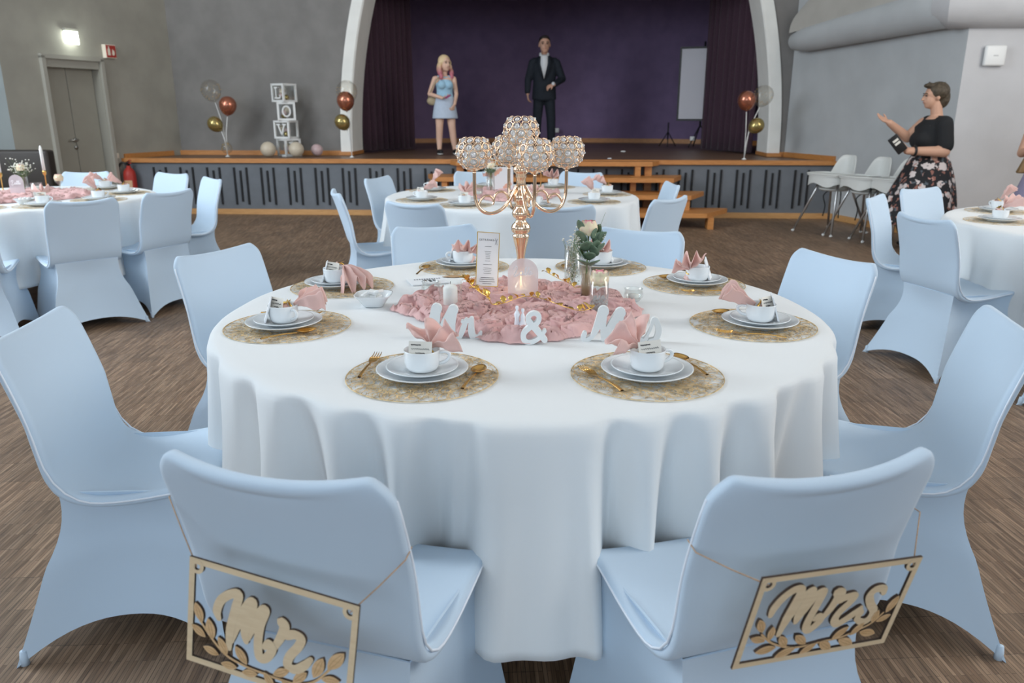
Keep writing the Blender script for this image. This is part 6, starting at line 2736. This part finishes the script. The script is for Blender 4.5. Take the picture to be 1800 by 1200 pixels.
for k in range(16):
    a = k * 2.4
    hr.capsule(P(.24 * math.cos(a), .05 + .24 * math.sin(a), .48), .03 * .225, P(.34 * math.cos(a), .03 + .32 * math.sin(a), .60), .015 * .225, 6)
hme = remesh(hr, .007, 2)
hme.materials.append(M_hair_brown)
link('hair', hme, wr_)
j = MB()
loft(j, [(0, 0, .86, .165, .175), (0, 0, .95, .158, .168), (0, 0, 1.10, .172, .185), (.012, 0, 1.20, .155, .20), (.025, 0, 1.265, .125, .17), (.03, 0, 1.29, .09, .13)])
j.ball((-.10, .05, 1.08), .095, 12, 8)
j.ball((-.10, -.06, 1.08), .095, 12, 8)
chain(j, [(.01, .17, 1.235, .075), (-.08, .165, 1.16, .072)])
j.capsule((.02, -.165, 1.245), .074, (.02, .165, 1.245), .074)
chain(j, [(.01, -.18, 1.22, .082), (.03, -.205, 1.04, .080)])
jm = remesh(j, .010)
jm.materials.append(M_blacktop)
link('black_top', jm, wr_)


def flowered():
    m = bpy.data.materials.new('flowered_black_cloth')
    m.use_nodes = True
    nt = m.node_tree
    L = nt.links.new
    b_ = nt.nodes['Principled BSDF']
    tc_ = nt.nodes.new('ShaderNodeTexCoord')
    base = None
    prev = None
    for k, (sc_, th, c) in enumerate(((15.0, .30, (.30, .13, .10)), (10.5, .36, (.70, .62, .60)), (19.0, .24, (.58, .32, .26)), (13.0, .24, (.10, .12, .14)))):
        mp = nt.nodes.new('ShaderNodeMapping')
        mp.inputs['Location'].default_value = (k * 3.1, k * 1.7, k * 2.3)
        v = nt.nodes.new('ShaderNodeTexVoronoi')
        v.inputs['Scale'].default_value = sc_
        n = nt.nodes.new('ShaderNodeTexNoise')
        n.inputs['Scale'].default_value = 26
        mix = nt.nodes.new('ShaderNodeMixRGB')
        mix.inputs[0].default_value = .07
        L(tc_.outputs['Object'], mp.inputs[0])
        L(mp.outputs[0], mix.inputs[1])
        L(tc_.outputs['Object'], n.inputs['Vector'])
        L(n.outputs['Color'], mix.inputs[2])
        L(mix.outputs[0], v.inputs['Vector'])
        lt_ = nt.nodes.new('ShaderNodeMath')
        lt_.operation = 'LESS_THAN'
        lt_.inputs[1].default_value = th
        L(v.outputs['Distance'], lt_.inputs[0])
        mc = nt.nodes.new('ShaderNodeMixRGB')
        L(lt_.outputs[0], mc.inputs[0])
        if prev is None:
            mc.inputs[1].default_value = (.014, .014, .017, 1)
        else:
            L(prev.outputs[0], mc.inputs[1])
        mc.inputs[2].default_value = (*c, 1)
        prev = mc
    L(prev.outputs[0], b_.inputs['Base Color'])
    b_.inputs['Roughness'].default_value = .8
    return m


M_flower = flowered()
skb = MB()


def skirt_fn(s, t):
    a = 2 * PI * s
    r_ = .165 + .235 * t ** .8 + (.02 * t) * math.sin(a * 9)
    return (-.09 * t * t + r_ * .95 * math.cos(a), r_ * math.sin(a), .93 - .66 * t)


skb.grid(skirt_fn, 72, 14, closeu=True)
skm = bake(skb.mesh('s'), [('SOLIDIFY', dict(thickness=.006))])
skm.materials.append(M_flower)
link('flowered_skirt', skm, wr_)
for y in (-.09, .09):
    MB().ball((-.06, y, .035), .042, 12, 8, (2.5, 1, .8)).build('shoe', M_black, wr_)
MB().tube([(-.262 + .0, -.20 + .046 * math.cos(2 * PI * k / 14), .985 + .046 * math.sin(2 * PI * k / 14)) for k in range(14)], .012, 6, closed=True).build('wrist_watch', M_black, wr_)
pw = thing('phone_wallet', 'black phone wallet with a pale card pocket in the gesturing woman\'s hand', 'phone', (4.20 - .45, 8.02 - .235, 1.05))
MB().rbox(0, 0, 0, .10, .016, .19, .006).build('cover', M_black, pw)
for k in range(2):
    MB().box(.004, -.0095, .045 - .035 * k, .055, .003, .022).build('pocket_card', M_paper, pw, False)
pw.rotation_euler = (R(12), R(-42), R(-14))

# ---- guest at the right photo edge: only hand, bag and a strip of dress show
wg_ = person_root('guest in a lavender dress cut off by the right photo edge', (4.76, 7.05, .0), -20)
b = MB()
P = head(b, (0, -.02, 1.50), .22, 0)
b.capsule((0, 0, 1.27), .05, (0, 0, 1.41), .048)
loft(b, [(0, 0, .80, .16, .12), (0, 0, .95, .14, .11), (0, 0, 1.12, .15, .12), (0, 0, 1.24, .15, .09), (0, 0, 1.30, .07, .06)])
b.capsule((-.15, 0, 1.23), .05, (.15, 0, 1.23), .05)
chain(b, [(-.175, 0, 1.22, .048), (-.22, .0, 1.0, .04), (-.205, -.20, 1.045, .028)])
hand(b, (-.205, -.205, 1.045), (.15, -.85, .1), (.8, 0, -.1), 55, .95, -1)
chain(b, [(.175, 0, 1.22, .048), (.23, .0, .98, .04), (.08, -.20, 1.0, .028)])
hand(b, (.075, -.205, 1.0), (-.8, -.3, .1), (0, .4, -.8), 40, .95, 1)
chain(b, [(-.08, 0, .80, .09), (-.09, 0, .45, .06), (-.09, .02, .06, .036)])
chain(b, [(.08, 0, .80, .09), (.09, 0, .45, .06), (.09, .02, .06, .036)])
me = remesh(b, .008)
me.materials.append(M_skin)
body = link('body', me, wg_)
face(body, P, .22, 0, M_lip, M_hair_brown)
hr = MB()
hr.ball(P(0, .10, .20), .43 * .22, 16, 12, (.95, 1.02, .92))
hr.ball(P(0, .28, -.3), .3 * .22, 12, 10, (1.2, .8, 1.8))
hme = remesh(hr, .01, 2)
hme.materials.append(M_hair_brown)
link('hair', hme, wg_)
j = MB()
loft(j, [(0, 0, .30, .30, .26), (0, 0, .55, .25, .21), (0, 0, .80, .18, .14), (0, 0, .95, .152, .12), (0, 0, 1.12, .162, .132), (0, 0, 1.22, .15, .10), (0, 0, 1.27, .10, .08)])
jm = remesh(j, .012)
jm.materials.append(M_lav)
link('lavender_dress', jm, wg_)
for x in (-.09, .09):
    MB().ball((x, -.03, .035), .042, 12, 8, (1, 2.5, .8)).build('shoe', M_black, wg_)
bpy.context.view_layer.update()
hp = wg_.matrix_basis @ Vector((-.21, -.28, 1.045))
cb_ = thing('clutch_bag', 'brown clutch bag in the hand at the right photo edge', 'bag', hp + Vector((0, -.01, -.13)))
bgm = MB()
bgm.add([(-.11, -.03, -.07), (.13, -.03, -.07), (.13, .03, -.07), (-.11, .03, -.07), (-.05, -.018, .09), (.12, -.018, .11), (.12, .018, .11), (-.05, .018, .09)],
        [(3, 2, 1, 0), (0, 1, 5, 4), (1, 2, 6, 5), (2, 3, 7, 6), (3, 0, 4, 7), (4, 5, 6, 7)])
bm_ = bake(bgm.mesh('bag'), [('BEVEL', dict(width=.018, segments=3))])
bm_.materials.append(M_bagbrown)
link('bag_body', bm_, cb_)
MB().tube([(-.04, -.022, .07), (.10, -.030, .085)], .005, 6).build('zip', M_gold, cb_)
cp = thing('paper_cup', 'white paper cup held above the brown clutch bag', 'cup', hp + Vector((.02, -.02, -.02)))
MB().lathe([(0, 0), (.028, 0), (.038, .095), (.040, .10), (.036, .10), (.027, .006), (0, .006)], 20).build('cup_wall', M_paper_white, cp)
MB().lathe([(.036, .098), (.041, .099), (.041, .104), (.036, .104)], 20).build('rolled_rim', M_white, cp)
